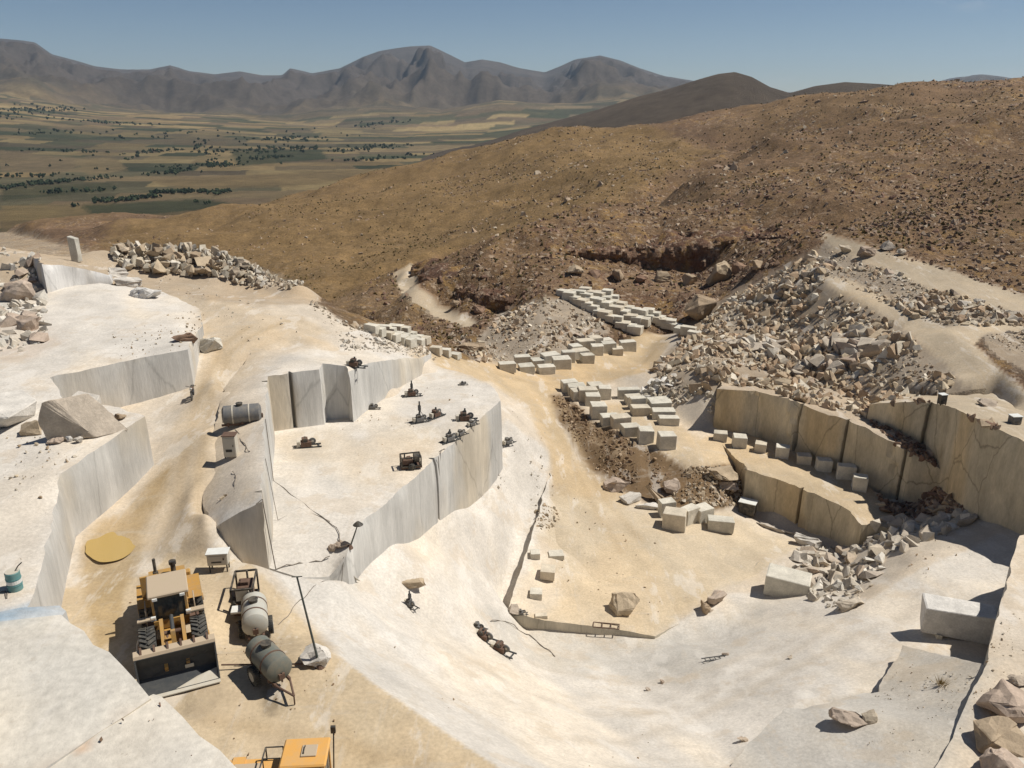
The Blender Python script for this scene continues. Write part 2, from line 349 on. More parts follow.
ZN = [  # (colour, outline, edge raggedness px, strength)
 (GOLD,[(90,250),(110,235),(350,175),(480,145),(640,120),(740,152),(620,208),(415,268),(330,300),(290,300),(250,270)],8,1),
 (DARKB,[(410,268),(470,262),(560,225),(700,205),(830,215),(800,250),(760,300),(690,330),(600,300),(545,300),(480,330),(440,315)],8,.6),
 (REDB,[(405,268),(470,246),(560,222),(620,209),(700,172),(740,154),(830,133),(1040,110),(1040,290),(830,235),(780,260),(600,300),(440,315)],9,.85),
 (BROWN*.9,[(690,150),(760,120),(1030,100),(1030,240),(960,225),(830,215),(740,200)],20,.35),
 (np.array((.30,.20,.12)),[(540,275),(640,281),(720,288),(735,300),(690,296),(600,290),(545,290)],3,.9),
 (EARTH,[(330,300),(395,280),(440,330),(480,340),(470,362),(425,350),(340,318)],4,1),
 (TRACK,[(392,275),(410,262),(420,268),(416,285),(440,305),(478,322),(470,330),(430,316),(402,296)],2.5,1),
 # quarry floor
 (DUST,[(-400,340),(-50,290),(60,275),(200,285),(310,298),(345,325),(425,352),(440,360),(480,362),(600,350),(650,335),(690,330),(720,400),(720,430),(860,480),(960,510),(1030,505),(1300,560),(1300,1200),(-500,1200)],3,1),
 (ROAD,[(150,300),(190,285),(240,300),(330,330),(330,345),(270,345),(232,372),(218,420),(225,470),(200,560),(150,560),(120,520),(150,480),(185,400),(205,350)],8,.45),
 (ROAD,[(425,352),(480,362),(610,350),(640,332),(670,336),(655,372),(600,382),(565,388),(552,395),(560,425),(590,475),(640,500),(600,520),(556,500),(548,450),(525,405),(490,382),(440,372)],3,.9),
 (YEL,[(556,490),(600,500),(650,510),(730,512),(800,545),(760,575),(720,590),(650,632),(540,615),(520,590),(540,520)],7,.9),
 (SAND,[(600,405),(640,400),(700,440),(720,432),(790,458),(860,505),(840,520),(740,470),(690,470),(660,455),(600,425)],4,.9),
 (WHITE,[(262,560),(345,575),(440,500),(505,420),(548,450),(545,520),(525,560),(510,610),(650,640),(720,595),(790,590),(870,600),(920,570),(1030,520),(1300,560),(1300,620),(930,645),(885,690),(790,705),(700,790),(510,790),(420,715),(340,655)],2,1),
 (GREYW,[(480,605),(560,625),(650,640),(700,625),(760,600),(770,625),(700,680),(600,680),(500,655)],9,.8),
 (SAND*1.02,[(60,590),(150,575),(170,550),(250,562),(330,650),(420,715),(500,770),(520,800),(150,800),(60,640)],1.8,1),
 (np.array((.40,.285,.145)),[(80,585),(80,545),(98,520),(125,512),(148,485),(170,466),(162,494),(145,522),(142,556),(125,585),(118,640),(96,650)],5,.8),
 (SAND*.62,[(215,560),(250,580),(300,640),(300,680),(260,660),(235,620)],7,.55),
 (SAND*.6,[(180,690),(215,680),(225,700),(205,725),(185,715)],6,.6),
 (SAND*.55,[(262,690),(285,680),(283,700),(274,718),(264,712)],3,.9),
 (GREYW*.97,[(700,790),(790,705),(880,690),(905,650),(990,660),(940,790)],4,.8),
 # earth bank below the depot
 (EARTH*.8,[(548,395),(560,392),(600,425),(660,455),(690,470),(745,462),(760,500),(700,515),(640,500),(590,472),(560,420)],3.5,1),
 # rubble slopes
 (GREYR*.8,[(650,372),(690,325),(740,290),(820,250),(845,255),(845,290),(910,330),(985,395),(900,402),(860,420),(720,390),(690,400)],5,.95),
 (GREYR*.7,[(820,240),(850,250),(1040,305),(1040,345),(955,335),(830,290)],4,.9),
 (GREYR*.7,[(975,335),(1040,325),(1040,380),(1000,360)],4,.9),
 (GREYR*.75,[(470,345),(500,315),(545,297),(600,300),(610,330),(580,355),(520,365),(475,362)],4,.95),
 (TRACK,[(820,275),(850,280),(945,326),(1040,318),(1040,328),(985,334),(975,345),(1010,378),(1040,400),(1040,440),(1000,415),(950,370),(900,325),(830,288)],1.5,1),
 (TRACK*.9,[(815,230),(840,238),(900,255),(1040,300),(1040,318),(960,300),(890,275),(835,250)],1.5,1),
 (KNOLL,[(-400,215),(-20,225),(60,244),(110,256),(210,252),(300,285),(320,305),(240,305),(160,295),(60,300),(-400,320)],4,1),
]
col = np.zeros(GX.shape+(3,)); col[:] = BROWN
v1 = fbm(GX*.02, GY*.02, 5, 5); v2 = fbm(GX*.006, GY*.006, 9, 4)
v3 = fbm(GX*.11, GY*.09, 15, 4); col *= (1+.30*v1+.25*v2+.42*v3)[..., None]
col = col*(1-sstep(.05, .5, v2)[..., None]*.5)+GOLD*(sstep(.05, .5, v2)[..., None]*.5)
qz = np.zeros(GX.shape); rz_ = np.zeros(GX.shape)
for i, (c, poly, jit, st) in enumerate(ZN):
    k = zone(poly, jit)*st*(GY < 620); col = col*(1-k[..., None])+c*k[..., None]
    if i >= 6: qz = np.maximum(qz, k)
QUARRY = qz
ROCKY = np.clip(.15+.85*sstep(-.25, .3, fbm(GX*.03, GY*.03, 211, 4)), 0, 1); ROCKY *= 1-.72*zone(ZN[0][1], 14)*(1-zone(ZN[2][1], 9)); ROCKY = np.maximum(ROCKY, zone(ZN[1][1], 9)*.9)
def stain(X, Yw, c, s=1.):
    """dust, wash and scrape marks on the worked stone"""
    a = fbm(X*.09, Yw*.09, 201, 4); b = fbm(X*.5+Yw*.22, Yw*.11-X*.05, 203, 4); d = fbm(X*.9, Yw*.9, 205, 3)
    c = c*(1+s*(.09*a+.13*b+.06*d))[..., None]
    k = (np.clip(a*1.5+b*.6-.12, 0, .6)*s)[..., None]; c = c*(1-k)+c*np.array((1.01, .94, .83))*k
    k = (np.clip(fbm(X*.16+7, Yw*.16, 207, 4)*1.6-.35, 0, .5)*s)[..., None]; return c*(1-k)+c*np.array((.86, .88, .90))*k
qq = np.clip(QUARRY, 0, 1)[..., None]; col = col*(1-qq)+stain(GX, GY, col)*qq
# wheel ruts along the roads: darker bands with a shape of their own
def rut(pts, width, strength, colr):
    global col
    P = [tuple(q) for q in pts]; best = np.full(GX.shape, 1e9)
    for a, b in zip(P[:-1], P[1:]):
        ax, ay = a[0], a[1]; dx, dy = b[0]-ax, b[1]-ay; l2 = dx*dx+dy*dy+1e-9
        t = np.clip(((GX-ax)*dx+(GY-ay)*dy)/l2, 0, 1)
        best = np.minimum(best, np.hypot(GX-ax-t*dx, GY-ay-t*dy))
    k = np.exp(-(best/width)**2)*strength*(.6+.8*noise(GX*.5, GY*.5, 77))
    k = np.clip(k, 0, 1)[..., None]; col = col*(1-k)+colr*k
def gz(x, y):
    """ground level at a place"""
    x = np.asarray(x, float); y = np.asarray(y, float)
    v = np.log(np.clip(y, Y0, Y1-.01)/Y0)/math.log(Y1/Y0)*(NV-1); u = (np.clip(x/(y+YA), -UMAX, UMAX-1e-6)+UMAX)/(2*UMAX)*(NU-1)
    i = np.clip(v.astype(int), 0, NV-2); j = np.clip(u.astype(int), 0, NU-2); a = v-i; b = u-j
    return (GZ[i, j]*(1-b)+GZ[i, j+1]*b)*(1-a)+(GZ[i+1, j]*(1-b)+GZ[i+1, j+1]*b)*a
# rim mound carrying the rock bank
mp_ = [YY(105,268,95), YY(165,264,97), YY(210,262,98), YY(262,284,95), YY(305,305,91)]
best = np.full(GX.shape, 1e9)
for a_, b_ in zip(mp_[:-1], mp_[1:]):
    dx, dy = b_[0]-a_[0], b_[1]-a_[1]; t_ = np.clip(((GX-a_[0])*dx+(GY-a_[1])*dy)/(dx*dx+dy*dy), 0, 1)
    best = np.minimum(best, np.hypot(GX-a_[0]-t_*dx, GY-a_[1]-t_*dy))
GZ = GZ+1.5*np.exp(-(best/2.6)**2)
# relief
hillk = 1-np.clip(QUARRY, 0, 1); hillk = blur(hillk*sstep(60, 120, GY), 8)*1.0; hillk = np.clip(hillk*1.6-.6, 0, 1)
GZ = GZ+hillk*(fbm(GX*.05, GY*.05, 21, 5)*1.5+(ridged(GX*.13, GY*.13, 23, 4)-.55)*1.1*(GY < 320)+fbm(GX*.4, GY*.4, 33, 3)*.35)
GZ = GZ+hillk*sstep(125, 160, GY)*(1-sstep(330, 420, GY))*sstep(-.12, .1, GU)*((ridged(GX*.028+GY*.012, GY*.02, 61, 4)-.55)*6)
GZ = GZ+hillk*sstep(120, 330, GY)*(fbm(GX*.013, GY*.013, 27, 5)*10*sstep(150, 350, GY))
GZ = GZ+(1-hillk)*(fbm(GX*.18, GY*.18, 41, 4)*.10+fbm(GX*1.1, GY*1.1, 43, 3)*.05)
bankk = zone([(548,395),(560,392),(600,425),(660,455),(690,470),(745,462),(760,500),(700,515),(640,500),(590,472),(560,420)], 4)
GZ = GZ+blur(bankk, 4)*fbm(GX*.35, GY*.35, 45, 3)*.8

# ================================================================== BENCHES: solid sawn terraces with their own top and faces
SX0, SY0, SD = -70., 5., .25
sgx = np.arange(SX0, 75, SD); sgy = np.arange(SY0, 165, SD); SGX, SGY = np.meshgrid(sgx, sgy)
SG = gz(SGX, SGY)
def surf(x, y):
    """level of whatever is uppermost at a place"""
    x = np.asarray(x, float); y = np.asarray(y, float)
    i = np.round((y-SY0)/SD).astype(int); j = np.round((x-SX0)/SD).astype(int)
    ok = (i >= 0) & (i < SG.shape[0]) & (j >= 0) & (j < SG.shape[1])
    return np.where(ok, SG[np.clip(i, 0, SG.shape[0]-1), np.clip(j, 0, SG.shape[1]-1)], gz(x, y))
TT = np.concatenate([np.arange(8, 170, .06), np.geomspace(170, 900, 900)])
def hit(px, py):
    """first surface met along the direction of a pixel"""
    d = ray(px, py); x = d.x*TT; y = d.y*TT; z = CAMZ+d.z*TT
    k = np.where(z < surf(x, y))[0]
    i = k[0] if len(k) else len(TT)-1
    return Vector((x[i], y[i], float(surf(x[i], y[i])))) if len(k) else Vector((x[i], y[i], z[i]))
def bench(name, pts, zbot, wallcol, amp=.10, panel=.14, batter=.02, cracks=(), interior=(), topnoise=.05, seed=1, ds=.45, grid=.7, zones=True, topcol=None, chip=.16, wmat='wall', tmat='ground'):
    """pts: (px,py,z) round the top edge; open faces fall to zbot"""
    R = np.random.default_rng(seed)
    P = [np.array(PZ(*p)) if len(p) == 3 else np.array(p[:3]) for p in pts]
    if sum(P[i][0]*P[(i+1) % len(P)][1]-P[(i+1) % len(P)][0]*P[i][1] for i in range(len(P))) < 0: P = P[::-1]
    I = [np.array(PZ(*p)) for p in interior]
    n = len(P); T = Tri([tuple(q) for q in P+I], [(i, (i+1) % n) for i in range(n)])
    ring = []; s = 0.; nrm = []
    for i in range(n):
        a, b = P[i], P[(i+1) % n]; d = b-a; ln = np.hypot(d[0], d[1]); k = max(1, int(ln/ds))
        nn = np.array((d[1], -d[0]))/max(ln, 1e-6)
        ts = list(np.linspace(0, 1, k, endpoint=False))
        for cx in cracks:
            if s < cx < s+ln:
                for o in (-.16, -.05, .05, .16): ts.append(np.clip((cx-s+o)/ln, 0.002, .998))
        for t in sorted(set(ts)): ring.append((*(a+d*t), s+ln*t)); nrm.append(nn)
        s += ln
    ring = np.array(ring); nrm = np.array(nrm); m = len(ring)
    nrm = nrm+np.roll(nrm, 1, 0)*.5+np.roll(nrm, -1, 0)*.5; nrm /= np.linalg.norm(nrm, axis=1)[:, None]
    S = ring[:, 3]; cuts = np.cumsum(R.uniform(1.6, 4.5, 400)); cuts = np.sort(np.concatenate([cuts, np.array(cracks)])); off = R.uniform(-1, 1, 600)*panel
    rows = int(max(4, (ring[:, 2].max()-zbot)/.55)); ZZ = np.linspace(0, 1, rows+1)
    verts = []
    wc = []
    for r in ZZ:
        z = ring[:, 2]*(1-r)+zbot*r; dep = ring[:, 2]-z
        lean = fbm(S*.05+seed, z*.05, seed, 2)*.8
        pan = off[np.searchsorted(cuts, S+lean+.25*(z-zbot)*np.sin(seed))]
        o = pan+amp*fbm(S*.45+seed*7, z*.45, seed+3, 4)+batter*dep+.35*amp*fbm(S*2.2, z*2.2, seed+9, 3)
        o = o-np.exp(-dep/.35)*(chip*np.clip(fbm(S*.9, z*0, seed+5, 4)*1.8, 0, 1)+.3*chip*np.abs(fbm(S*3.1, z*0, seed+6, 2)))
        for cx in cracks:
            g = np.exp(-((S-cx)/.09)**2); o = o-g*.55
        q = np.stack([ring[:, 0]+nrm[:, 0]*o, ring[:, 1]+nrm[:, 1]*o, z+(-.10*np.abs(fbm(S*1.1, z*0, seed+6, 3)) if r == 0 else 0)], 1)
        verts.append(q)
        g = fbm(S*.35, z*.06+seed, seed+11, 4); g2 = fbm(S*1.3+4, z*.12, seed+13, 3); g3 = fbm(S*.12+z*.10, z*.35, seed+15, 3)+.8*np.clip(fbm(S*.22+z*.28, S*.02, seed+19, 3)*1.6, -1, .1)
        c = np.array(wallcol)[None, :]*(1+.16*g+.10*g2+.12*g3)[:, None]
        warm = np.clip(fbm(S*.25+9, z*.1, seed+17, 3)*1.3, 0, .55)[:, None]
        c = c*(1-warm)+c*np.array((1.06, .90, .66))*warm
        for cx in cracks: c = c*(1-.6*np.exp(-((S-cx)/.14)**2))[:, None]
        wc.append(c)
    top = verts[0]; W = np.concatenate(verts); WC = np.concatenate(wc)
    idx = np.arange(m); nx = (idx+1) % m; F = []
    for r in range(rows):
        F.append(np.stack([r*m+idx, (r+1)*m+idx, (r+1)*m+nx, r*m+nx], 1))
    root_top_pts = [Vector((q[0], q[1])) for q in top]
    # top surface
    xs = np.arange(ring[:, 0].min(), ring[:, 0].max(), grid); ys = np.arange(ring[:, 1].min(), ring[:, 1].max(), grid)
    gx, gy = np.meshgrid(xs, ys); gx = gx.ravel()+R.uniform(-.2, .2, gx.size)*grid; gy = gy.ravel()+R.uniform(-.2, .2, gy.size)*grid
    k = inpoly(gx, gy, top); gx, gy = gx[k], gy[k]
    d = np.min(np.hypot(gx[:, None]-top[None, :, 0], gy[:, None]-top[None, :, 1]), axis=1) if len(gx)*m < 4e7 else np.ones(len(gx))
    k = d > .3; gx, gy, d = gx[k], gy[k], d[k]
    allp = root_top_pts+[Vector((a, b)) for a, b in zip(gx, gy)]
    v, e, f, ov, oe, of = delaunay_2d_cdt(allp, [(i, (i+1) % m) for i in range(m)], [], 1, 1e-5)
    vx = np.array([q.x for q in v]); vy = np.array([q.y for q in v]); vz = T(vx, vy, -999.)
    for i, o in enumerate(ov):
        if o and o[0] < m: vz[i] = top[o[0], 2]
    bad = np.where(vz < -900)[0]
    for i in bad:
        j = np.argmin((top[:, 0]-vx[i])**2+(top[:, 1]-vy[i])**2); vz[i] = top[j, 2]
    inner = np.array([not (o and o[0] < m) for o in ov])
    vz = vz+inner*(fbm(vx*.3, vy*.3, seed+30, 4)*topnoise*2+fbm(vx*1.4, vy*1.4, seed+31, 3)*topnoise*.6)
    tri = []
    for t in f:
        for j in range(1, len(t)-1): tri.append((t[0], t[j], t[j+1]))
    tv = np.stack([vx, vy, vz], 1)
    tcol = np.array(topcol if topcol is not None else WHITE)[None, :]*(1+.07*fbm(vx*.2, vy*.2, seed+40, 4))[:, None]
    if zones: tcol = paint_top(vx, vy, vz, tcol)
    tcol = stain(vx, vy, tcol)
    o = link(name, pymesh(name, tv, tri, tcol, True), M[tmat], kind='structure')
    wo = link('rock_face', pymesh('rock_face', W, np.concatenate(F), WC, True), M[wmat], o)
    wo.data.set_sharp_from_angle(angle=.45)
    m_ = (SGX >= top[:, 0].min()) & (SGX <= top[:, 0].max()) & (SGY >= top[:, 1].min()) & (SGY <= top[:, 1].max())
    gx_, gy_ = SGX[m_], SGY[m_]; zz = np.where(inpoly(gx_, gy_, top), T(gx_, gy_, -99.), -99.); SG[m_] = np.maximum(SG[m_], zz)
    return o
TOPZ = [
 (DUST,[(190,300),(330,330),(425,345),(425,356),(350,345),(300,350),(266,365),(262,400),(262,502),(195,520),(190,385),(195,345)],6,.9),
 (ROAD,[(200,300),(330,335),(300,345),(262,350),(235,395),(225,470),(200,520),(190,480),(190,385),(205,345)],6,.4),
 (YEL*.92,[(270,440),(300,425),(330,440),(325,465),(285,462)],8,.5),
 (SAND*1.05,[(330,440),(450,420),(500,400),(480,430),(400,480),(350,490)],14,.28),
 (ROAD,[(405,350),(440,355),(520,375),(500,385),(450,372),(418,362)],5,.7),
 (SAND*1.08,[(-40,500),(60,450),(60,500),(20,600),(-60,640)],14,.25),
 (np.array((.46,.36,.28)),[(-40,330),(45,320),(60,345),(30,360),(-40,365)],10,.4),
 (np.array((.22,.35,.47)),[(-20,618),(20,606),(58,601),(52,609),(10,620),(-20,626)],5,.7),
 (np.array((.52,.38,.27)),[(45,768),(150,700),(159,694),(153,701),(52,771)],1.5,.9),
 (EARTH,[(690,455),(740,462),(750,470),(700,475)],4,.5),
 (SAND,[(600,405),(640,400),(700,440),(720,432),(790,458),(860,505),(860,530),(840,530),(740,478),(690,470),(660,455),(600,425)],3,.95),
 (YEL,[(505,610),(530,560),(556,490),(600,500),(650,510),(730,512),(800,545),(760,575),(720,590),(650,640),(540,625)],7,.9),
 (WHITE,[(505,612),(530,540),(550,540),(560,600),(520,622)],8,.5),
 (GREYW*.94,[(700,790),(785,705),(835,700),(880,690),(905,640),(990,660),(940,790)],4,.85),
 (GREYR,[(700,380),(760,385),(830,405),(905,402),(960,404),(940,420),(900,430),(965,480),(940,485),(860,430),(760,398)],5,.7),
]
def paint_top(vx, vy, vz, c):
    px, py = proj(vx, vy, vz); J = _jit(vx, vy)
    for cc, poly, jit, st in TOPZ:
        k = zone(poly, jit, J, px, py)*st; c = c*(1-k[:, None])+cc*k[:, None]
    return c
GRF = (.54,.52,.48); TANF = (.64,.545,.385); WHF = (.55,.53,.49)
bench('sawn_ledge', [(-60,625,13.8),(-30,615,13.8),(20,608,13.8),(59,602.5,13.8),(66,609,13.8),(40,640,13.8),(-60,660,13.8)], -2, GRF, seed=2, grid=.2, topnoise=.02, amp=.04, panel=.03, chip=.05, topcol=(.50,.52,.53))
bench('sawn_bench', [(-60,632,14),(-20,623,14),(20,617,14),(63,610,14),(110,650,14),(158.5,695,14),(100,731,14),(45,768,14),(-60,840,14)], -2, GRF, seed=3, grid=.2, chip=.07, topnoise=.03, amp=.06, panel=.03, topcol=(.60,.56,.49))
bench('sawn_bench', [(160,697,13.96),(200,732,13.96),(240,768,13.96),(300,820,13.96),(200,900,13.96),(-50,900,13.96),(-60,843,13.96),(40,760,13.96),(97,725,13.96),(152,690,13.96)], -2, GRF, seed=3, grid=.2, chip=.07, topnoise=.03, amp=.06, panel=.05, topcol=(.60,.555,.48))
bench('left_bench', [(188,349,4.4),(120,362,4.3),(50,377,4.2),(66,398,4.2),(120,407,4.3),(145,415,4.3),(62,474,4.0),(60,498,3.4),(35,592,3.0),(-10,700,3),(-200,640,3.2),(-260,420,4),(-220,330,4),(-100,300,4.2),(0,296,4.2),(45,288,4.2),(100,283,4.2),(160,290,3.6),(200,308,3.4),(203,325,3.6),(196,335,4.0)], -1.5, (.52,.50,.46), seed=5, amp=.03, panel=.04,
      interior=[(30,420,4.2),(60,340,4.3),(120,310,4.2),(0,380,4.3)], cracks=(8.5, 31., 34.))
bench('haul_road_bench', [(209,531,.95),(222,522,1.7),(240,513,2.2),(261,501,2.8),(263,470,2.75),(264,430,2.8),(266,405,2.7),(268,376,2.7),(319,369,2.7),(323,364,2.7),(345,366,2.4),(350,372,2.2),(365,364,1.8),(385,360,.8),(405,358,-.3),(420,358,-1.2),(432,353,-3.2),(425,345,-3.6),(360,330,1.2),(330,333,1.9),(290,340,2.3),(250,352,2.3),(224,388,1.85),(212,430,1.7),(203,462,1.45),(200,490,1.15)], -4, GRF, seed=8, amp=.04, panel=.08, cracks=(4.3, 23.2, 26.), interior=[(300,355,2.7),(250,470,2.8),(252,440,2.6)])
bench('middle_bench', [(264,567,-1.4),(300,577,-2.1),(330,577,-2.8),(346,556,-1.8),(355,531,-1.5),(501,400,-2.6),(496,388,-2.9),(474,376,-3.2),(450,369,-3.3),(425,362,-3.2),(402,350,-3.0),(330,360,-2.6),(262,385,-2.2),(245,420,-1.8),(250,500,-1.5)], -14, (.53,.51,.47), seed=11, amp=.05, panel=.06, cracks=(19.,), interior=[(300,480,-1.6),(380,430,-2.0)])
bench('lower_floor_bench', [(508,611,-13.7),(545,620,-14.2),(600,627,-14.4),(655,636,-14.6),(690,617,-14.7),(745,588,-14.8),(760,560,-14.7),(690,545,-15.2),(600,545,-15.2),(575,500,-14.4),(549,472,-11.3),(541,500,-12.0),(529,545,-13.0)], -17.5, (.52,.47,.38), seed=14, amp=.12, panel=.05, topnoise=.04, interior=[(590,590,-14.15),(640,600,-14.2),(545,590,-14.0)])
bench('terrace_bench', [(746,469,-11.5),(800,487,-11.8),(852,511,-12.0),(862,524,-12.0),(900,530,-12.2),(915,524,-12.3),(880,492,-12.0),(800,450,-11.8),(745,432,-11.7),(722,424,-11.7),(712,434,-11.75),(736,458,-11.7)], -18, TANF, seed=17, wmat='tanwall', amp=.15, panel=.2, cracks=(5.6,), topnoise=.06, topcol=SAND)
bench('upper_cut', [(718,388,-7),(754,391,-6.9),(791,400,-6.6),(821,412,-6.6),(865,427,-6.6),(912,454,-7.6),(959,477,-9.0),(968,470,-9),(930,425,-7.6),(895,405,-7.2),(850,392,-7.4),(790,380,-8),(730,372,-8.6)], -14.5, TANF, seed=20, wmat='tanwall', amp=.22, panel=.34, cracks=(9.6, 14.8, 21.), topnoise=.2, topcol=GREYR, batter=.04)
bench('cliff_bench', [(868,404,-5.2),(905,402,-4.0),(930,403,-3.4),(950,406,-2.7),(985,424,-1.7),(1024,440,-1.8),(1070,470,-2.2),(1150,520,-3),(1250,480,-3),(1150,400,-3.4),(1020,385,-3.8),(985,394,-3.8),(950,388,-4.8),(880,390,-6.4)], -11.5, TANF, seed=23, zones=False, wmat='tanwall', amp=.2, panel=.25, cracks=(5.6,), topnoise=.15, topcol=TRACK*.95)
bench('dusty_ledge', [(700,800,-6.6),(740,752,-6.6),(785,708,-6.6),(830,703,-6.8),(878,690,-7.0),(890,670,-7.2),(903,645,-7.5),(930,652,-6.8),(985,663,-4.6),(1000,680,-4.4),(960,730,-4.25),(935,790,-4.2),(930,900,-4.2),(800,1000,-5)], -10, (.5,.46,.38), seed=26, amp=.12, chip=.15, panel=.08, topnoise=.1, topcol=GREYW)
bench('right_bench', [(1018,535,-4.4),(1010,565,-4.3),(998,610,-4.2),(985,663,-4.1),(962,712,-4.0),(935,768,-4.0),(900,850,-4),(1100,1000,-4),(1400,700,-4),(1400,600,-4.2),(1080,520,-4.6)], -10, (.52,.49,.43), seed=29, amp=.06, chip=.12, panel=.04, topnoise=.06, topcol=(.57,.50,.41))
y0_, y1_ = PZ(44, 294, 4.1).y, PZ(110, 280, 4.1).y
YT = lambda px, py, Y: tuple(PY(px, py, Y))+(0,)
RB = (.22,.135,.09)
bench('rock_bluff', [YT(411,266,175),YT(420,275,156),YT(440,284,143),YT(470,293,135),YT(505,298,132),YT(535,293,134),YT(545,272,144),YT(500,266,150),YT(460,262,156),YT(430,258,172)], -16, RB, seed=41, amp=1.1, panel=.5, batter=.25, topnoise=.7, topcol=DARKB*1.15, chip=.9, wmat='hill', tmat='hill', zones=False, grid=.9)
bench('rock_bluff', [YT(540,256,147),YT(570,250,150),YT(610,249,151),YT(650,249,152),YT(700,245,151),YT(745,238,150),YT(785,236,144),YT(795,228,150),YT(740,226,160),YT(640,236,162),YT(560,243,160)], -13, (.30,.19,.125), seed=43, amp=1.3, panel=.6, batter=.12, topnoise=.7, topcol=DARKB*1.2, chip=.9, wmat='hill', tmat='hill', zones=False, grid=.9)
bench('white_cut', [YT(42,264,y0_),YT(62,265,y0_*.6+y1_*.4),YT(85,269,y0_*.3+y1_*.7),YT(110,275,y1_),YT(116,270,y1_+5),YT(80,262,y1_+5),YT(30,256,y0_+6)], 3.2, (.62,.60,.57), seed=47, amp=.12, panel=.05, topnoise=.25, topcol=KNOLL, zones=False, chip=.5)
def road_ruts():
    lines = [([(560,400),(580,450),(605,500),(640,540)],-11.5),([(548,400),(566,450),(590,500),(620,550)],-11.5),([(480,368),(520,380),(570,390),(630,372),(660,345)],-10.5),([(500,374),(560,384),(610,372),(645,350)],-11),
             ([(205,560),(195,500),(205,440),(212,390),(228,355),(262,332),(300,318)],1.5),([(185,540),(178,490),(192,430),(202,385),(222,348),(250,326)],1.5),
             ([(240,600),(300,690),(370,760)],0),([(210,720),(300,735),(420,768)],0)]
    lines2 = [[(440,640),(520,690),(640,715),(760,670),(860,610)],[(470,625),(560,672),(680,680),(790,640)],[(560,740),(700,715),(820,655),(930,600)],[(360,620),(450,700),(540,755)]]
    for ps in lines2: rut([hit(*q) for q in ps], .5, .45, np.array((.52,.45,.36)))
    for ps, z in lines: rut([hit(*q) for q in ps], .42, .5, np.array((.43,.32,.19)))
road_ruts()
vid = np.arange(NU*NV).reshape(NV, NU)
gf = np.stack([vid[:-1, :-1], vid[:-1, 1:], vid[1:, 1:], vid[1:, :-1]], -1).reshape(-1, 4)
gv = np.stack([GX, GY, GZ], -1).reshape(-1, 3)
ycut = (np.minimum(1, QUARRY)*(GY < 190)) > .5
fq = ycut[:-1, :-1].ravel()
def submesh(name, m, keep):
    f = gf[keep]; u, inv = np.unique(f, return_inverse=True)
    return link(name, pymesh(name, gv[u], inv.reshape(f.shape), np.concatenate([col, ROCKY[..., None]], -1).reshape(-1, 4)[u], True), m, kind='structure')
submesh('quarry_ground', M['ground'], fq)
submesh('hillside', M['hill'], ~fq)

# ================================================================== FAR LAND: valley, mid hill, mountains
NU2, NV2 = 700, 300; Ya, Yb = 600., 13000.
u2 = np.linspace(-1.0, 1.0, NU2); v2_ = Ya*(Yb/Ya)**np.linspace(0, 1, NV2)
FY, FU = np.meshgrid(v2_, u2, indexing='ij'); FX = FU*FY
FPXc = CX+FPX*FU*CP                      # column of the far land seen level
# skyline heights, metres: ridge at 8 km, mid hill at 1.7 km
def prof(pts, Y):
    p = np.array(pts, float); d = [ray(a, b) for a, b in pts]
    return np.array([q.x/q.y for q in d]), np.array([CAMZ+q.z/q.y*Y for q in d])
ru, rzv = prof([(-300,60),(-120,40),(-40,46),(0,38),(22,40),(35,42),(52,54),(75,60),(95,66),(120,69),(150,69),(170,65),(190,71),(215,74),(240,71),(262,75),(282,75),(290,68),(300,70),(312,73),(340,68),(362,57),(378,51),(395,48),(410,46),(430,45),(445,52),(465,62),(482,59),(500,62),(520,68),(545,72),(560,66),(575,59),(600,55),(620,60),(640,68),(665,76),(690,80),(760,92),(830,92),(930,84),(950,78),(980,74),(1000,76),(1024,80),(1100,70),(1300,80)], 8000.)
ridge = np.interp(FU, ru, rzv)
bu, bzv = prof([(-300,105),(0,97),(100,108),(200,112),(300,118),(400,122),(480,120),(560,112),(700,105),(1024,100)], 4600.)
base = np.interp(FU, bu, bzv)
vall = -112+0*FY; kv = sstep(1200, 4600, FY)
floor_ = vall*(1-kv)+base*kv+fbm(FX*.0016, FY*.0016, 91, 4)*14*sstep(1500, 3000, FY)
t = np.clip((FY-3400)/(8000-3400), 0, 1); back = np.clip((FY-8000)/4500, 0, 1)
prof_t = .14*t+.86*t**2.1
mz = base+(ridge-base)*prof_t
rug = ridged(FX*.0011, FY*.0011, 95, 6)-.55; rug2 = ridged(FX*.0032, FY*.0024, 99, 4)-.55+.35*(ridged(FX*.008, FY*.005, 101, 3)-.55)
amp = np.sin(np.clip(t, 0, 1)*np.pi)**2.2
mz = mz+(rug*520+rug2*190)*amp*np.clip((ridge-base)/350, .1, 1.3)+(1-amp)*sstep(.8, 1, t)*rug2*12
crest = CAMZ+(ridge-CAMZ)*np.minimum(FY, 8000)/8000-(1-t)*26   # foothills stay under the traced skyline
mz = np.where(mz > crest, crest-.35*(mz-crest), mz)
mz = mz*(1-back)+(-100)*back
kk = sstep(3200, 4600, FY); FZ = floor_*(1-kk)+mz*kk
# lower spur in front (y about 80-110 px band)
sp, spz = prof([(-300,150),(200,128),(260,122),(320,112),(380,108),(440,112),(500,100),(560,104),(640,104),(760,110),(1100,110)], 3900.)
sh = np.interp(FU, sp, spz); ks = np.exp(-((FY-4300)/700)**2)
FZ = np.maximum(FZ, sh*ks+(-130)*(1-ks)+rug*50*ks)
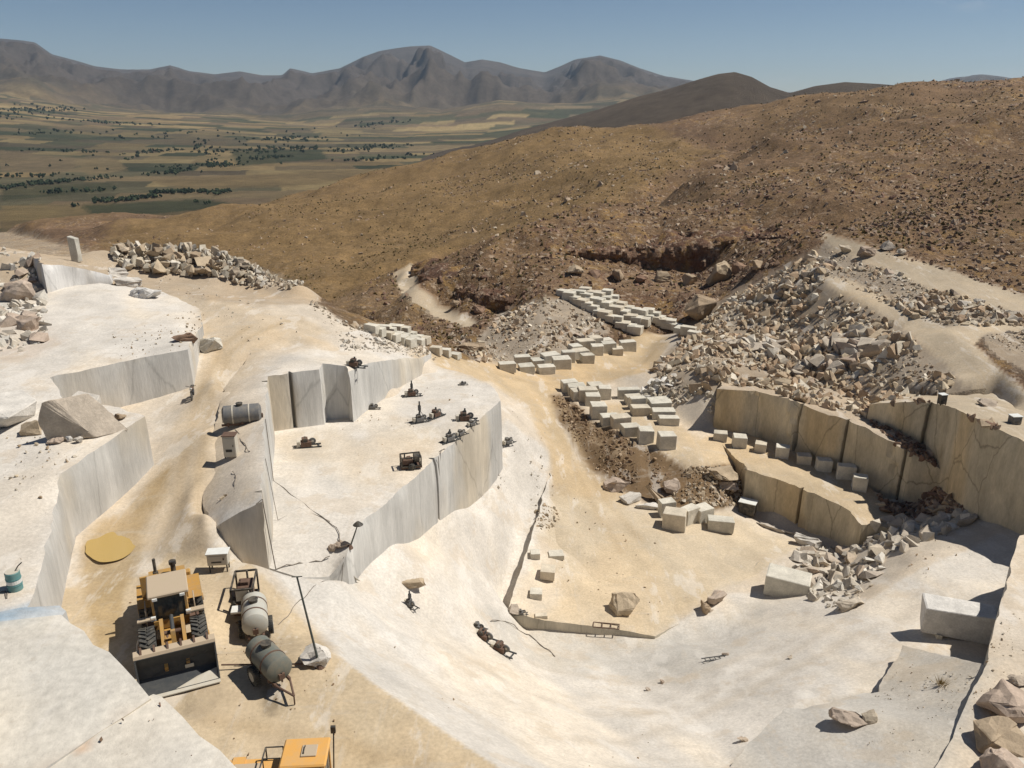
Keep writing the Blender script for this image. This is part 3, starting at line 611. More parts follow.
# mid hill, brown
hu, hz = prof([(380,172),(440,158),(480,147),(520,131),(560,120),(600,109),(640,96),(665,90),(700,79),(718,74),(735,72),(752,77),(770,87),(790,93),(815,86),(845,82),(880,84),(930,88),(1024,90),(1200,95)], 1750.)
hz = np.concatenate([[-140], hz]); hu = np.concatenate([[hu[0]-.05], hu])
mh = np.interp(FU, hu, hz, left=-140); kh = np.clip(1-np.abs(FY-1750)/900, 0, 1); kh = kh*kh*(3-2*kh)
mid = mh*kh+(-150)*(1-kh)+(ridged(FX*.004, FY*.004, 111, 5)-.55)*34*kh*(1-kh)*3
FZ = np.maximum(FZ, mid)
fc = np.zeros(FX.shape+(3,)); fc[:] = (.19, .145, .095)
# patchwork of fields: stretched cells in the valley
def fields(x, y, s):
    th = .12+.25*fbm(x*.0004, y*.0004, s, 2); X = x*np.cos(th)+y*np.sin(th); Yq = -x*np.sin(th)+y*np.cos(th)
    row = np.floor(Yq/85+.35*fbm(X*.002, Yq*0, s+1, 2)); wd = 120+300*_h(row, row*0, s+2)
    ix = np.floor(X/wd+9*_h(row, row*0, s+3)); return _h(ix, row, s+4), _h(ix, row, s+5)
a, b = fields(FX, FY, 5)
pal = 1.35*np.array([(.40,.295,.14),(.27,.20,.105),(.19,.145,.085),(.12,.115,.058),(.072,.082,.04),(.36,.255,.12),(.21,.15,.085),(.15,.13,.07)])
fcol = pal[np.clip((a*8).astype(int), 0, 7)]*(.8+.4*b)[..., None]
kf = (1-sstep(3300, 5200, FY))*(FZ < mid+1e9)
g = sstep(.0, .35, fbm(FX*.0011+3, FY*.0011, 131, 4))*(FY > 1500)*(FY < 4600)
fcol = fcol*(1-.4*g[..., None])+np.array((.10,.10,.055))*.4*g[..., None]
fc = fc*(1-kf[..., None])+fcol*kf[..., None]
km = sstep(3700, 5600, FY)[..., None]; tone = (.75+.5*ridged(FX*.002, FY*.002, 121, 5))[..., None]
fc = fc*(1-km)+np.array((.118,.096,.078))*tone*km
isH = ((mid >= FZ-.01) & (mid > -118))[..., None]; fc = np.where(isH, np.array((.15,.112,.075))*tone, fc)
# broad golden and green strips nearest the quarry, each a field with its own outline
FPXa, FPYa = proj(FX, FY, FZ); FJ = _jit(FX*.02, FY*.02, 3)
for c_, poly in [((.36,.26,.115),[(0,205),(110,203),(150,212),(90,222),(0,222)]),((.33,.235,.11),[(330,172),(440,165),(300,186),(180,190),(150,180)]),((.075,.09,.04),[(80,205),(200,198),(240,205),(190,216),(100,218)]),((.10,.10,.045),[(0,188),(110,183),(120,190),(0,200)]),
                 ((.30,.22,.12),[(0,150),(90,160),(60,175),(0,172)]),((.07,.085,.04),[(230,152),(320,150),(330,160),(240,166)]),((.35,.26,.13),[(70,160),(110,158),(130,170),(90,176)]),((.23,.165,.08),[(0,222),(150,214),(240,205),(260,215),(120,240),(0,238)])]:
    k = zone(poly, 2.5, FJ, FPXa, FPYa)*(FY < 4600); fc = fc*(1-.85*k[..., None])+np.array(c_)*.85*k[..., None]
vid2 = np.arange(NU2*NV2).reshape(NV2, NU2)
ff = np.stack([vid2[:-1, :-1], vid2[:-1, 1:], vid2[1:, 1:], vid2[1:, :-1]], -1).reshape(-1, 4)
FV = np.stack([FX, FY, FZ], -1).reshape(-1, 3)
M['far'] = attr_mat('far_land', (.002, .16), (.012, .26), (.05, .24), .9, 9.)
ymid = (FY[:-1, :-1].ravel() > 4300); imid = isH[..., 0][:-1, :-1].ravel()
for nm, keep in (('valley', ~ymid & ~imid), ('mountains', ymid & ~imid), ('brown_hill', imid)):
    f = ff[keep]; u_, inv = np.unique(f, return_inverse=True)
    link(nm, pymesh(nm, FV[u_], inv.reshape(f.shape), fc.reshape(-1, 3)[u_], True), M['far'], kind='structure')
def fz(x, y):
    v = np.log(np.clip(y, Ya, Yb-1)/Ya)/math.log(Yb/Ya)*(NV2-1); u = (np.clip(x/y, -1, .9999)+1)/2*(NU2-1)
    return FZ[np.clip(np.round(v).astype(int), 0, NV2-1), np.clip(np.round(u).astype(int), 0, NU2-1)]

# ================================================================== STONE: rubble, boulders, sawn blocks
def hull_mesh(name, pts, bevel=0.):
    bm = bmesh.new()
    for p in pts: bm.verts.new(p)
    r = bmesh.ops.convex_hull(bm, input=bm.verts[:])
    loose = [v for v in bm.verts if not v.link_faces]
    if loose: bmesh.ops.delete(bm, geom=loose, context='VERTS')
    bmesh.ops.dissolve_limit(bm, angle_limit=.12, verts=bm.verts[:], edges=bm.edges[:])
    if bevel: bmesh.ops.bevel(bm, geom=bm.edges[:], offset=bevel, segments=1, affect='EDGES', clamp_overlap=True)
    bmesh.ops.triangulate(bm, faces=bm.faces[:])
    me = bpy.data.meshes.new(name); bm.to_mesh(me); bm.free(); return me
def rock_pts(R, n=13, boxy=.72):
    d = R.normal(size=(n, 3)); d /= np.linalg.norm(d, axis=1)[:, None]
    k = np.max(np.abs(d), axis=1)[:, None]; d = d*(1-boxy)+d/k*boxy*.8
    d *= R.uniform(.72, 1.0, (n, 1)); d *= np.array((1., R.uniform(.6, .95), R.uniform(.45, .8)))
    return d*.5
RK = [hull_mesh('rock_%d' % i, [Vector(p) for p in rock_pts(np.random.default_rng(100+i), 10+i % 4, .85)], 0) for i in range(14)]
RKA = []
for me in RK:
    v = np.zeros(len(me.vertices)*3, np.float32); me.vertices.foreach_get('co', v)
    f = np.zeros(len(me.polygons)*3, np.int32); me.polygons.foreach_get('vertices', f); RKA.append((v.reshape(-1, 3), f.reshape(-1, 3)))
BME = {}
def boulder_mesh(i, mk):
    if (i, mk) not in BME:
        q = RK[i].copy(); q.name = 'boulder'; q.materials.append(M[mk]); BME[(i, mk)] = q
    return BME[(i, mk)]
def rotm(R, n, tilt=6.28):
    a, b, c = R.uniform(0, 6.28, n), R.uniform(-tilt, tilt, n), R.uniform(0, 6.28, n)
    ca, sa, cb, sb, cc, s_ = np.cos(a), np.sin(a), np.cos(b), np.sin(b), np.cos(c), np.sin(c)
    m = np.zeros((n, 3, 3))
    m[:, 0, 0] = ca*cb; m[:, 0, 1] = ca*sb*s_-sa*cc; m[:, 0, 2] = ca*sb*cc+sa*s_
    m[:, 1, 0] = sa*cb; m[:, 1, 1] = sa*sb*s_+ca*cc; m[:, 1, 2] = sa*sb*cc-ca*s_
    m[:, 2, 0] = -sb; m[:, 2, 1] = cb*s_; m[:, 2, 2] = cb*cc; return m
PAL = {
 'grey': [(.52,.43,.305),(.45,.345,.235),(.58,.50,.385),(.40,.295,.195),(.54,.43,.295),(.64,.57,.46),(.47,.34,.225)],
 'pale': [(.52,.46,.36),(.47,.40,.30),(.56,.51,.43),(.43,.35,.26)],
 'brown': [(.25,.165,.11),(.19,.12,.082),(.31,.22,.155),(.23,.14,.10),(.37,.28,.205)],
 'earth': [(.27,.18,.11),(.33,.23,.14),(.22,.145,.09),(.40,.30,.20)],
 'tan': [(.44,.34,.23),(.50,.41,.29),(.38,.28,.18),(.54,.47,.37)],
 'white': [(.60,.555,.48),(.55,.49,.40),(.50,.44,.36)],
 'hill': [(.29,.20,.13),(.37,.28,.20),(.24,.16,.105),(.45,.36,.265),(.32,.22,.15)]}
def join_rocks(name, P, S, pal, R, parent=None, tint=None, **pr):
    n = len(P)
    if n == 0: return
    m = rotm(R, n)*S[:, None, None]; kind = R.integers(0, len(RKA), n)
    cols = np.array(PAL[pal])[R.integers(0, len(PAL[pal]), n)]*R.uniform(.82, 1.15, (n, 1))
    V_, F_, C_ = [], [], []; base = 0
    for k, (v, f) in enumerate(RKA):
        s = np.where(kind == k)[0]
        if not len(s): continue
        w_ = np.einsum('nij,vj->nvi', m[s], v)+P[s][:, None, :]; V_.append(w_.reshape(-1, 3))
        F_.append((f[None]+(base+np.arange(len(s))*len(v))[:, None, None]).reshape(-1, 3)); C_.append(np.repeat(cols[s], len(v), 0)); base += len(s)*len(v)
    return link(name, pymesh(name, np.concatenate(V_), np.concatenate(F_), np.concatenate(C_)), M['rubble'], parent, **pr)
def world_poly(pp): return [tuple(hit(*q))[:2] for q in pp]
def sample(poly, n, R):
    p = np.array(poly); lo, hi = p.min(0), p.max(0); out = []
    while sum(len(o) for o in out) < n:
        q = R.uniform(lo, hi, (n*3, 2)); out.append(q[inpoly(q[:, 0], q[:, 1], poly)])
    return np.concatenate(out)[:n]
def heap(pp, n, s0, s1, pal, mk, nbig, name, label, blabel, group, seed, pw=2.2, lift=.02, world=False, bigboost=1., bname='boulder'):
    """loose stone over a patch: the largest are boulders of their own, the rest one mass"""
    R = np.random.default_rng(seed); poly = pp if world else world_poly(pp)
    q = sample(poly, n, R); S = s0+(s1-s0)*R.uniform(0, 1, n)**(pw*2); S = S*np.clip(1+1.1*fbm(q[:, 0]*.16, q[:, 1]*.16, seed, 3), .35, 2.)
    o_ = np.argsort(-S); S, q = S[o_], q[o_]; k_ = (fbm(q[:, 0]*.3, q[:, 1]*.3, seed+7, 3) > -.42) | (np.arange(n) < nbig*1.5); S, q = S[k_], q[k_]; n = len(S)
    z = surf(q[:, 0], q[:, 1])+S*lift; P = np.column_stack([q, z])
    kx, ky = proj(P[:, 0], P[:, 1], P[:, 2]); infr = (kx > -5) & (kx < 1030) & (ky < 775)
    big = np.where(infr)[0][:nbig]; rest = np.setdiff1d(np.arange(n), big)
    join_rocks(name, P[rest], S[rest], pal, R, kind='stuff', label=label, category='rubble')
    for i in big:
        me = boulder_mesh(int(R.integers(0, len(RK))), mk)
        o = link(bname, me, None, None, label=blabel, category='boulder', group=group)
        s = S[i]*bigboost; o.location = P[i]; o.scale = (s*R.uniform(.9, 1.3), s, s*R.uniform(.8, 1.1)); o.rotation_euler = (R.uniform(-.5, .5), R.uniform(-.5, .5), R.uniform(0, 6.28))
heap([(655,372),(690,330),(740,292),(815,255),(832,268),(822,288),(890,325),(955,385),(900,400),(865,418),(821,408),(760,388),(718,384),(690,402)], 7600, .15, 2.3, 'grey', 'boulder', 78,
     'rubble_slope', 'broad slope of broken grey stone above the tan cut wall', 'broken grey boulder on the rubble slope above the tan cut wall', 'boulders on the rubble slope above the tan cut', 201, 1.7)
heap([(690,388),(660,375),(640,398),(675,405),(712,418),(716,396)], 260, .35, 1.7, 'pale', 'white_rock', 10,
     'rubble_fringe', 'pale broken stone tumbling off the rubble slope beside sawn blocks', 'pale boulder at the foot of the rubble slope beside sawn blocks', 'pale boulders beside the sawn blocks', 202, 1.2)
heap([(475,352),(500,318),(545,298),(598,302),(606,330),(580,348),(520,360),(478,362)], 1700, .28, 1.7, 'grey', 'boulder', 26,
     'rubble_heap', 'conical heap of broken stone behind the front rows of sawn blocks', 'boulder on the stone heap behind the front rows of sawn blocks', 'boulders on the heap behind the sawn blocks', 203, 1.8)
heap([(450,335),(480,325),(490,345),(478,362),(455,350)], 160, .3, 1.5, 'pale', 'boulder', 5,
     'rubble_tail', 'loose pale stones at the end of the sandy track', 'pale boulder lying where the sandy track ends', 'boulders at the end of the sandy track', 204, 1.5)
heap([(822,246),(850,258),(930,288),(1035,318),(1035,328),(955,326),(880,302),(832,278)], 1500, .25, 1.5, 'grey', 'boulder', 20,
     'rubble_berm', 'dark berm of broken stone between the two haul tracks', 'boulder on the stone berm between the two haul tracks', 'boulders on the berm between the haul tracks', 205, 2)
heap([(985,335),(1035,330),(1035,352),(1000,350)], 220, .3, 1.3, 'grey', 'boulder', 4,
     'rubble_patch', 'patch of broken stone beside the track junction', 'boulder in the stone patch beside the track junction', 'boulders beside the track junction', 206, 1.6)
heap([(885,258),(930,266),(1035,300),(1035,285),(960,262),(890,248)], 350, .2, 1.0, 'brown', 'tan_rock', 3,
     'roadside_rubble', 'thin line of stones above the upper haul track', 'boulder lying above the upper haul track', 'boulders above the upper haul track', 207, 2)
heap([YY(115,268,98)[:2],YY(165,264,101)[:2],YY(212,262,102)[:2],YY(266,284,98)[:2],YY(312,305,93)[:2],YY(296,312,89)[:2],YY(255,292,92)[:2],YY(205,272,94)[:2],YY(160,272,93)[:2],YY(118,276,93)[:2]], 1100, .3, 1.7, 'pale', 'tan_rock', 32,
     'rubble_bank', 'bank of pale tan rocks along the rim of the upper bench', 'pale tan boulder in the rock bank on the bench rim', 'boulders in the bank on the bench rim', 208, 1.3, lift=.3, world=True)
heap([(308,300),(345,322),(420,345),(440,358),(418,357),(350,340),(318,318)], 420, .2, 1.0, 'pale', 'tan_rock', 6,
     'rim_rubble', 'scattered pale stones below the rim of the haul road', 'pale boulder below the rim of the haul road', 'boulders below the haul road rim', 209, 1.8)
heap([(800,548),(830,535),(860,530),(905,522),(962,515),(975,520),(930,540),(890,560),(868,590),(838,612),(812,600),(795,575)], 560, .35, 1.9, 'white', 'boulder', 34,
     'broken_slab_rubble', 'heap of broken white slabs below the yellow terrace wall', 'broken angular boulder in the slab heap below the yellow terrace wall', 'boulders in the slab heap below the terrace', 210, 1.2, bigboost=1.1)
heap([(872,412),(905,412),(925,432),(968,478),(985,508),(940,516),(885,512),(875,495),(910,480),(905,450),(868,424)], 1000, .25, 1.2, 'brown', 'tan_rock', 10,
     'debris_chute', 'dark debris spilling down between the two tan cut walls', 'brown boulder in the debris between the two tan cut walls', 'boulders in the debris between the cut walls', 211, 1.6)
heap([(552,396),(562,395),(600,428),(660,458),(690,472),(680,480),(640,492),(600,472),(568,430)], 1300, .18, .8, 'earth', 'tan_rock', 4,
     'earth_bank', 'steep bank of brown earth and stones below the sawn blocks', 'rock stuck in the brown earth bank', 'rocks in the brown earth bank', 212, 2.2, lift=.05)
heap([(690,468),(742,462),(745,490),(742,506),(700,508),(670,500),(668,482)], 650, .2, 1.1, 'tan', 'tan_rock', 10,
     'terrace_rubble', 'slide of tan rubble beside the end of the terrace wall', 'tan boulder in the slide beside the terrace wall', 'boulders in the slide beside the terrace wall', 213, 2)
heap([(535,512),(556,508),(560,520),(548,532),(536,528)], 130, .15, .5, 'tan', 'tan_rock', 0,
     'small_rubble_heap', 'small heap of tan rubble beside the ramp', '', '', 214, 1.5)
heap([(-60,262),(20,252),(45,262),(42,285),(48,320),(42,345),(20,352),(-60,350)], 420, .4, 2.2, 'white', 'pink_rock', 14,
     'knoll_rubble', 'broken pinkish rock piled against the upper bench', 'pinkish boulder piled against the upper bench', 'boulders against the upper bench', 215, 1.3)
heap([(-80,235),(20,236),(70,250),(120,262),(100,280),(50,270),(-80,262)], 420, .2, 1.1, 'tan', 'tan_rock', 6,
     'knoll_stones', 'loose tan stones over the knoll behind the bench', 'tan boulder on the knoll behind the bench', 'boulders on the knoll', 216, 2)
heap([(330,332),(360,338),(425,356),(420,362),(365,350),(335,350)], 300, .15, .7, 'white', 'white_rock', 0,
     'bench_chips', 'pale stone chips along the edge of the haul road', '', '', 217, 2)
# chips and crumbs lying about on the floors and benches
def chips(name, pp, n, s0, s1, pal, label, seed):
    R = np.random.default_rng(seed); q = sample(world_poly(pp), n, R); S = s0+(s1-s0)*R.uniform(0, 1, n)**4
    kx, ky = q[:, 0], q[:, 1]; k = fbm(kx*.25, ky*.25, seed, 3) > -.15; q, S = q[k], S[k]
    join_rocks(name, np.column_stack([q, surf(q[:, 0], q[:, 1])+S*.15]), S, pal, R, kind='stuff', label=label, category='stone chips')
chips('stone_chips', [(5,430),(60,440),(110,425),(130,418),(60,470),(30,560),(0,560)], 160, .05, .4, 'tan', 'stone chips scattered on the bench with the leaning slab', 301)
chips('stone_chips', [(110,335),(190,310),(205,330),(185,352),(120,360)], 200, .05, .4, 'tan', 'stone chips near the edge of the upper bench', 302)
chips('stone_chips', [(215,480),(250,450),(258,495),(215,505)], 90, .06, .45, 'tan', 'stone chips on the shelf beside the haul road', 303)
chips('stone_chips', [(330,425),(380,400),(440,385),(480,395),(430,440),(360,480)], 160, .04, .25, 'tan', 'stone chips among the drilling machines', 304)
chips('stone_chips', [(520,430),(545,460),(540,520),(500,500),(470,540),(500,470)], 260, .06, .4, 'white', 'white stone chips at the foot of the tall white wall', 305)
chips('stone_chips', [(480,380),(560,440),(640,540),(760,560),(650,620),(560,600),(550,480)], 260, .05, .3, 'tan', 'stone chips over the yellow floor and ramp', 306)
chips('stone_chips', [(740,740),(800,710),(880,695),(905,650),(980,665),(930,760)], 600, .03, .18, 'pale', 'stone chips on the dusty ledge', 307)
chips('stone_chips', [(960,730),(1000,620),(1024,600),(1024,700)], 120, .04, .25, 'tan', 'stone chips on the bench beside the stacked boulders', 308)
chips('stone_chips', [(860,560),(1000,525),(1010,560),(930,590)], 160, .05, .35, 'tan', 'stone chips on the slab above the big block', 309)
chips('stone_chips', [(100,590),(240,570),(330,660),(450,750),(240,760),(180,690)], 300, .03, .2, 'earth', 'stone chips on the sandy floor round the loader', 310)
chips('stone_chips', [(5,640),(60,615),(150,690),(220,760),(100,768),(5,768)], 34, .03, .11, 'brown', 'dark crumbs on the sawn foreground bench', 311)
chips('stone_chips', [(100,280),(180,270),(330,335),(240,345),(205,330),(190,300)], 260, .05, .4, 'pale', 'stone chips over the head of the haul road', 312)
chips('stone_chips', [(380,640),(520,680),(700,740),(600,768),(480,740)], 180, .03, .2, 'tan', 'stone chips on the white dip slope', 313)

# ---- sawn blocks
def block_mesh(i):
    R = np.random.default_rng(500+i); bm = bmesh.new(); bmesh.ops.create_cube(bm, size=1)
    for v in bm.verts: v.co += Vector(R.uniform(-.045, .045, 3))
    bmesh.ops.bevel(bm, geom=bm.edges[:], offset=.025, segments=1, affect='EDGES')
    bmesh.ops.translate(bm, verts=bm.verts[:], vec=(0, 0, .47))
    me = bpy.data.meshes.new('marble_block'); bm.to_mesh(me); bm.free(); me.materials.append(M['block']); return me
BM_ = [block_mesh(i) for i in range(8)]
BR = np.random.default_rng(77)
ORD = 'first second third fourth fifth sixth seventh eighth ninth tenth eleventh twelfth thirteenth fourteenth'.split()
def blk(px, py, dims, rz, label, group=None, name='marble_block', dz=0.):
    p = hit(px, py) if not isinstance(px, Vector) else px
    o = link(name, BM_[int(BR.integers(0, 8))], None, None, label=label, category='stone block')
    if group: o['group'] = group
    o.location = (p.x, p.y, p.z-.05+dz); o.scale = [d*BR.uniform(.72, 1.12) for d in dims]; o.rotation_euler = (0, 0, rz+BR.uniform(-.16, .16)); return o
for i, a in enumerate([(507,371),(526,372),(546,373),(561,367),(587,362),(597,354),(617,354),(627,350),(608,352),(522,364),(537,366),(550,362),(568,361),(580,357),(575,353),(585,349),(595,346),(606,346)]):
    blk(*a, (2.1,1.55,1.35), .25, '%s pale block from the haul road in the %s row at the stone heap foot' % (ORD[i % 9], ('front', 'back')[i//9]), 'blocks at the foot of the stone heap')
def line(a, b, n): return [(a[0]+(b[0]-a[0])*i/(n-1), a[1]+(b[1]-a[1])*i/(n-1)) for i in range(n)]
for rn, ln_ in (('front row', line((563,296),(635,333),13)), ('second row', line((573,295),(643,325),12)), ('third row', line((585,294),(668,328),13)), ('end row', line((648,316),(694,338),9)), ('short back row', [(600,296),(607,297),(613,300)])):
    for i, a in enumerate(ln_):
        blk(*a, (1.95,1.5,1.15), -.5, '%s block from the stone heap in the %s below the bluff' % (ORD[i], rn), 'blocks in the long rows under the bluff')
for a in [(569,391),(576,394),(578,399),(587,400),(592,404),(595,392),(604,398),(598,417),(609,424),(620,428),(630,435),(645,441),(666,447)]:
    n_ = n_+1 if a[0] != 569 else 0; blk(*a, (2.0,1.55,1.5), .15, '%s pale block from the road junction along the top of the earth bank' % ORD[n_], 'blocks along the earth bank')
for a in [(628,398),(633,403),(637,408),(640,414),(658,406),(660,411),(663,418),(668,424)]:
    n_ = n_+1 if a[0] != 628 else 0; blk(*a, (2.3,1.2,1.2), .1, '%s block from the road in the %s short row before the rubble slope' % (ORD[n_ % 4], ('outer', 'inner')[n_//4]), 'blocks in the short rows before the rubble')
for i, (a, d, r) in enumerate([((666,515),(1.6,1.3,1.5),.4),((674,527),(1.9,1.4,1.5),-.35),((689,521),(1.8,1.3,1.6),.65),((702,519),(2.0,1.4,1.3),.6),((720,529),(2.3,1.5,1.35),-.25)]):
    blk(*a, d, r, '%s sawn block from the earth bank on the yellow floor below the rubble slide' % ORD[i], 'blocks on the yellow floor')
for a in [(720,438),(739,444),(760,449),(782,455),(803,461),(823,468),(845,476),(859,487)]:
    n_ = n_+1 if a[0] != 720 else 0; blk(a[0], a[1]+2, (1.55,1.2,1.35), -.3, '%s small block from the rubble slope in the file along the cut wall foot' % ORD[n_], 'blocks along the foot of the cut wall')
for rn, ln_ in (('near', line((372,333),(408,346),6)), ('middle', line((384,332),(418,345),6)), ('far', line((396,331),(424,343),5)), ('stray', line((436,354),(455,358),3))):
    for i, a in enumerate(ln_): blk(*a, (1.5,1.0,.85), -.4, '%s small greenish white block down the %s row below the haul road rim' % (ORD[i], rn), 'small blocks below the haul road rim')
for a, d, r, l in [((535,557),(.95,.8,.55),.1,'small grey stone offcut nearest the rubble heap on the yellow floor'),((556,557),(1.1,1.0,.5),.0,'flat square offcut with a pale top on the yellow floor'),((548,576),(1.35,1.1,.7),-.1,'largest of the small stone offcuts on the yellow floor'),((536,596),(1.15,1.0,.6),.05,'grey stone cube offcut near the ramp edge'),((541,617),(1.1,.45,.3),-.05,'low stone strip lying at the front lip of the yellow floor')]:
    blk(*a, d, r, l, 'offcuts on the yellow floor')

def hrock(name, pts, m, label, bevel=.03, cat='boulder', rough=.0):
    c = Vector((sum(p.x for p in pts)/len(pts), sum(p.y for p in pts)/len(pts), min(p.z for p in pts)))
    if rough:
        R = np.random.default_rng(len(label)); pts = pts+[Vector(q)*1.0 for q in []]
    me = rough_mesh(name, [p-c for p in pts], max((p-c).length for p in pts), len(label), .35); me.materials.append(M[m])
    o = link(name, me, None, None, label=label, category=cat); o.location = c; return o
from mathutils import noise as mnoise
def rough_mesh(name, pts, size, seed, amt=1.):
    """broken stone: hull, split, its faces chipped"""
    me = hull_mesh(name, pts, .02*size); bm = bmesh.new(); bm.from_mesh(me); bpy.data.meshes.remove(me)
    bmesh.ops.subdivide_edges(bm, edges=bm.edges[:], cuts=2, use_grid_fill=True); bm.normal_update()
    for v in bm.verts:
        k = v.co*(2.2/size)+Vector((seed*3.7, seed*1.3, 0)); d = mnoise.fractal(k*1.6, 1., 2., 4)*.045+(mnoise.cell(k*2.3)-.5)*.03
        v.co += v.normal*d*size*amt
    bmesh.ops.triangulate(bm, faces=bm.faces[:]); me = bpy.data.meshes.new(name); bm.to_mesh(me); bm.free(); return me
def rock_at(px, py, dims, m, label, seed, rz=0., n=14, boxy=.55, name='boulder', sink=.24, tilt=(0, 0), cat='boulder', group=None):
    p = hit(px, py); R = np.random.default_rng(seed); q = rock_pts(R, n, boxy)
    q = q/np.abs(q).max(0)*.5; q[:, 2] += .5
    me = rough_mesh(name, [Vector((a*dims[0], b*dims[1], c*dims[2])) for a, b, c in q], max(dims), seed); me.materials.append(M[m])
    o = link(name, me, None, None, label=label, category=cat)
    if group: o['group'] = group
    o.location = (p.x, p.y, p.z-dims[2]*sink); o.rotation_euler = (tilt[0], tilt[1], rz); return o
# big sawn block in the corner of the right hand bench, on two stone bearers
p = hit(955, 634); o = blk(p, 0, (4.1,2.0,1.95), -.22, 'huge white sawn block with a rounded lower corner in the shaded bench corner', name='sawn_block', dz=.28); o.data = o.data.copy(); o.data.materials[0] = M['white_rock']
for s in (-1.1, 1.1):
    q = p+Vector((s*math.cos(-.22), s*math.sin(-.22), 0)); blk(q, 0, (.35,1.6,.38), -.22, 'small stone bearer under the huge white sawn block', 'bearers under the huge block', 'stone_bearer')
blk(786, 592, (3.0,2.1,1.7), -.45, 'long white block with a rough top beside the broken slab heap', name='rough_block')
# leaning slabs on the left bench
zb = 4.2
def extr(front, off): return [Vector(a) for a in front]+[Vector(a)+Vector(off) for a in front]
f0 = PZ(46, 441, zb); f1 = PZ(97, 438, zb); Yf = f0.y
hrock('leaning_slab', extr([f0, f1, PY(40, 402, Yf), PY(52, 399, Yf+.2), f0.lerp(PY(40, 402, Yf), .5)+Vector((-.35, 0, 0))], (1.3, 1.5, -.15)), 'boulder', 'large grey triangular slab leaning on the left bench', .02, 'stone slab')
a0 = [PZ(-25, 430, zb), PZ(8, 428, zb), PZ(36, 416, zb), PZ(30, 400, zb)]
hrock('white_slab', a0+[PZ(-30, 398, 5.6), PZ(22, 389, 5.3), PZ(37, 400, 5.2), PZ(8, 418, 5.2), PZ(-30, 414, 5.3)], 'white_rock', 'broad bright white slab lying beside the leaning grey slab', .02, 'stone slab')
hrock('white_slab', [PZ(72, 408, zb), PZ(100, 413, zb), PZ(102, 402, zb), PZ(75, 398, zb), PZ(68, 399, 4.9), PZ(96, 402, 5.0), PZ(100, 395, 4.9), PZ(78, 390, 4.9)], 'white_rock', 'smaller white slab behind the leaning grey slab', .02, 'stone slab')
rock_at(32, 434, (1.5,1.2,1.2), 'tan_rock', 'tan broken lump wedged under the leaning grey slab', 11)
rock_at(56, 442, (1.0,.8,.5), 'pink_rock', 'low pinkish stone at the foot of the leaning grey slab', 12)
rock_at(68, 440, (.8,.6,.55), 'white_rock', 'small white stone at the foot of the leaning grey slab', 13)
rock_at(79, 442, (.7,.5,.4), 'white_rock', 'flat white stone at the tip of the leaning grey slab', 14)
rock_at(101, 421, (1.7,1.0,.7), 'pink_rock', 'brownish stone between the white slab and the bench edge', 15)
rock_at(118, 419, (1.0,.6,.4), 'tan_rock', 'small tan stone near the bench corner', 16)
# things on the upper left bench
p = hit(77, 262); hrock('standing_slab', [p+Vector((sx*.42+sy*.1, sy*.30, sz*(2.75-.12*sx))) for sx in (-1, 1) for sy in (-1, 1) for sz in (0, 1)], 'block_grey', 'tall grey slab standing upright on the knoll', .03, 'stone slab')
rock_at(128, 286, (3.2,2.2,1.5), 'white_rock', 'white fractured boulder on the upper bench below the rock bank', 21, .3)
rock_at(146, 297, (3.6,1.6,1.25), 'white_rock', 'long white fallen slab on the upper bench', 22, -.15, name='fallen_slab', cat='stone slab')
rock_at(118, 276, (2.2,1.6,1.3), 'white_rock', 'white lump under the standing grey slab and the bench end', 23)
rock_at(212, 349, (2.0,1.6,1.5), 'block_grey', 'pale grey block beside the red earth pocket', 24, .2, boxy=.95)
rock_at(186, 341, (2.2,1.3,1.0), 'rust_rock', 'rusty brown earth lump at the corner of the upper bench', 25)
rock_at(18, 300, (3.2,2.0,2.6), 'pink_rock', 'tall pinkish crag at the end of the white cut', 26, .4)
rock_at(30, 330, (2.6,2.0,2.0), 'pink_rock', 'pinkish block with a hollow beside the bench crag', 27, -.3)
for i, (a, d) in enumerate([((575,273),(3,2,1.8)),((596,277),(2.4,2,1.6)),((618,279),(3.4,2.2,2.2)),((642,281),(2.6,2,1.5)),((662,281),(3.2,2.4,2.4)),((738,272),(2.8,2.2,2.2)),((756,268),(2.2,1.8,1.6)),((480,312),(2.4,2,1.8)),((455,306),(2,1.6,1.4))]):
    rock_at(*a, d, 'rust_rock' if i % 2 else 'tan_rock', 'weathered outcrop stone along the shaded foot of the brown bluffs', 90+i, i*.7, group='outcrops at the foot of the bluffs', name='outcrop')
# stones on the floors
rock_at(626, 609, (2.6,2.0,2.1), 'tan_rock', 'lone rounded tan boulder on the yellow floor', 31, .2, 18, .2)
rock_at(713, 602, (2.6,1.8,1.4), 'pink_rock', 'pale flat-topped boulder resting behind a smaller one on the yellow floor', 32, .5)
rock_at(701, 610, (1.6,1.3,1.1), 'tan_rock', 'small tan boulder leaning against the pale flat-topped one', 33)
rock_at(615, 489, (2.6,1.7,1.4), 'pink_rock', 'pinkish boulder at the foot of the earth bank', 34, .3)
rock_at(630, 500, (2.4,1.6,1.0), 'white_rock', 'bright white wedge slab at the foot of the earth bank', 35, .6, tilt=(.25, -.2))
rock_at(647, 508, (2.8,1.3,.8), 'white_rock', 'flat white slab lying below the leaning tan slab', 36, -.1)
rock_at(656, 500, (3.6,1.1,1.0), 'tan_rock', 'tan slab leaning against the earth bank', 37, -.9, tilt=(0, .45), boxy=.95)
rock_at(671, 490, (1.9,1.5,1.5), 'pink_rock', 'rounded pink boulder on the earth bank', 38, .2, 18, .2)
rock_at(722, 480, (3.4,2.0,1.6), 'tan_rock', 'big tan block at the head of the rubble slide', 39, -.1, boxy=.95)
rock_at(727, 490, (2.6,1.2,.9), 'pink_rock', 'brown slab under the big tan block', 40, -.1, boxy=.9)
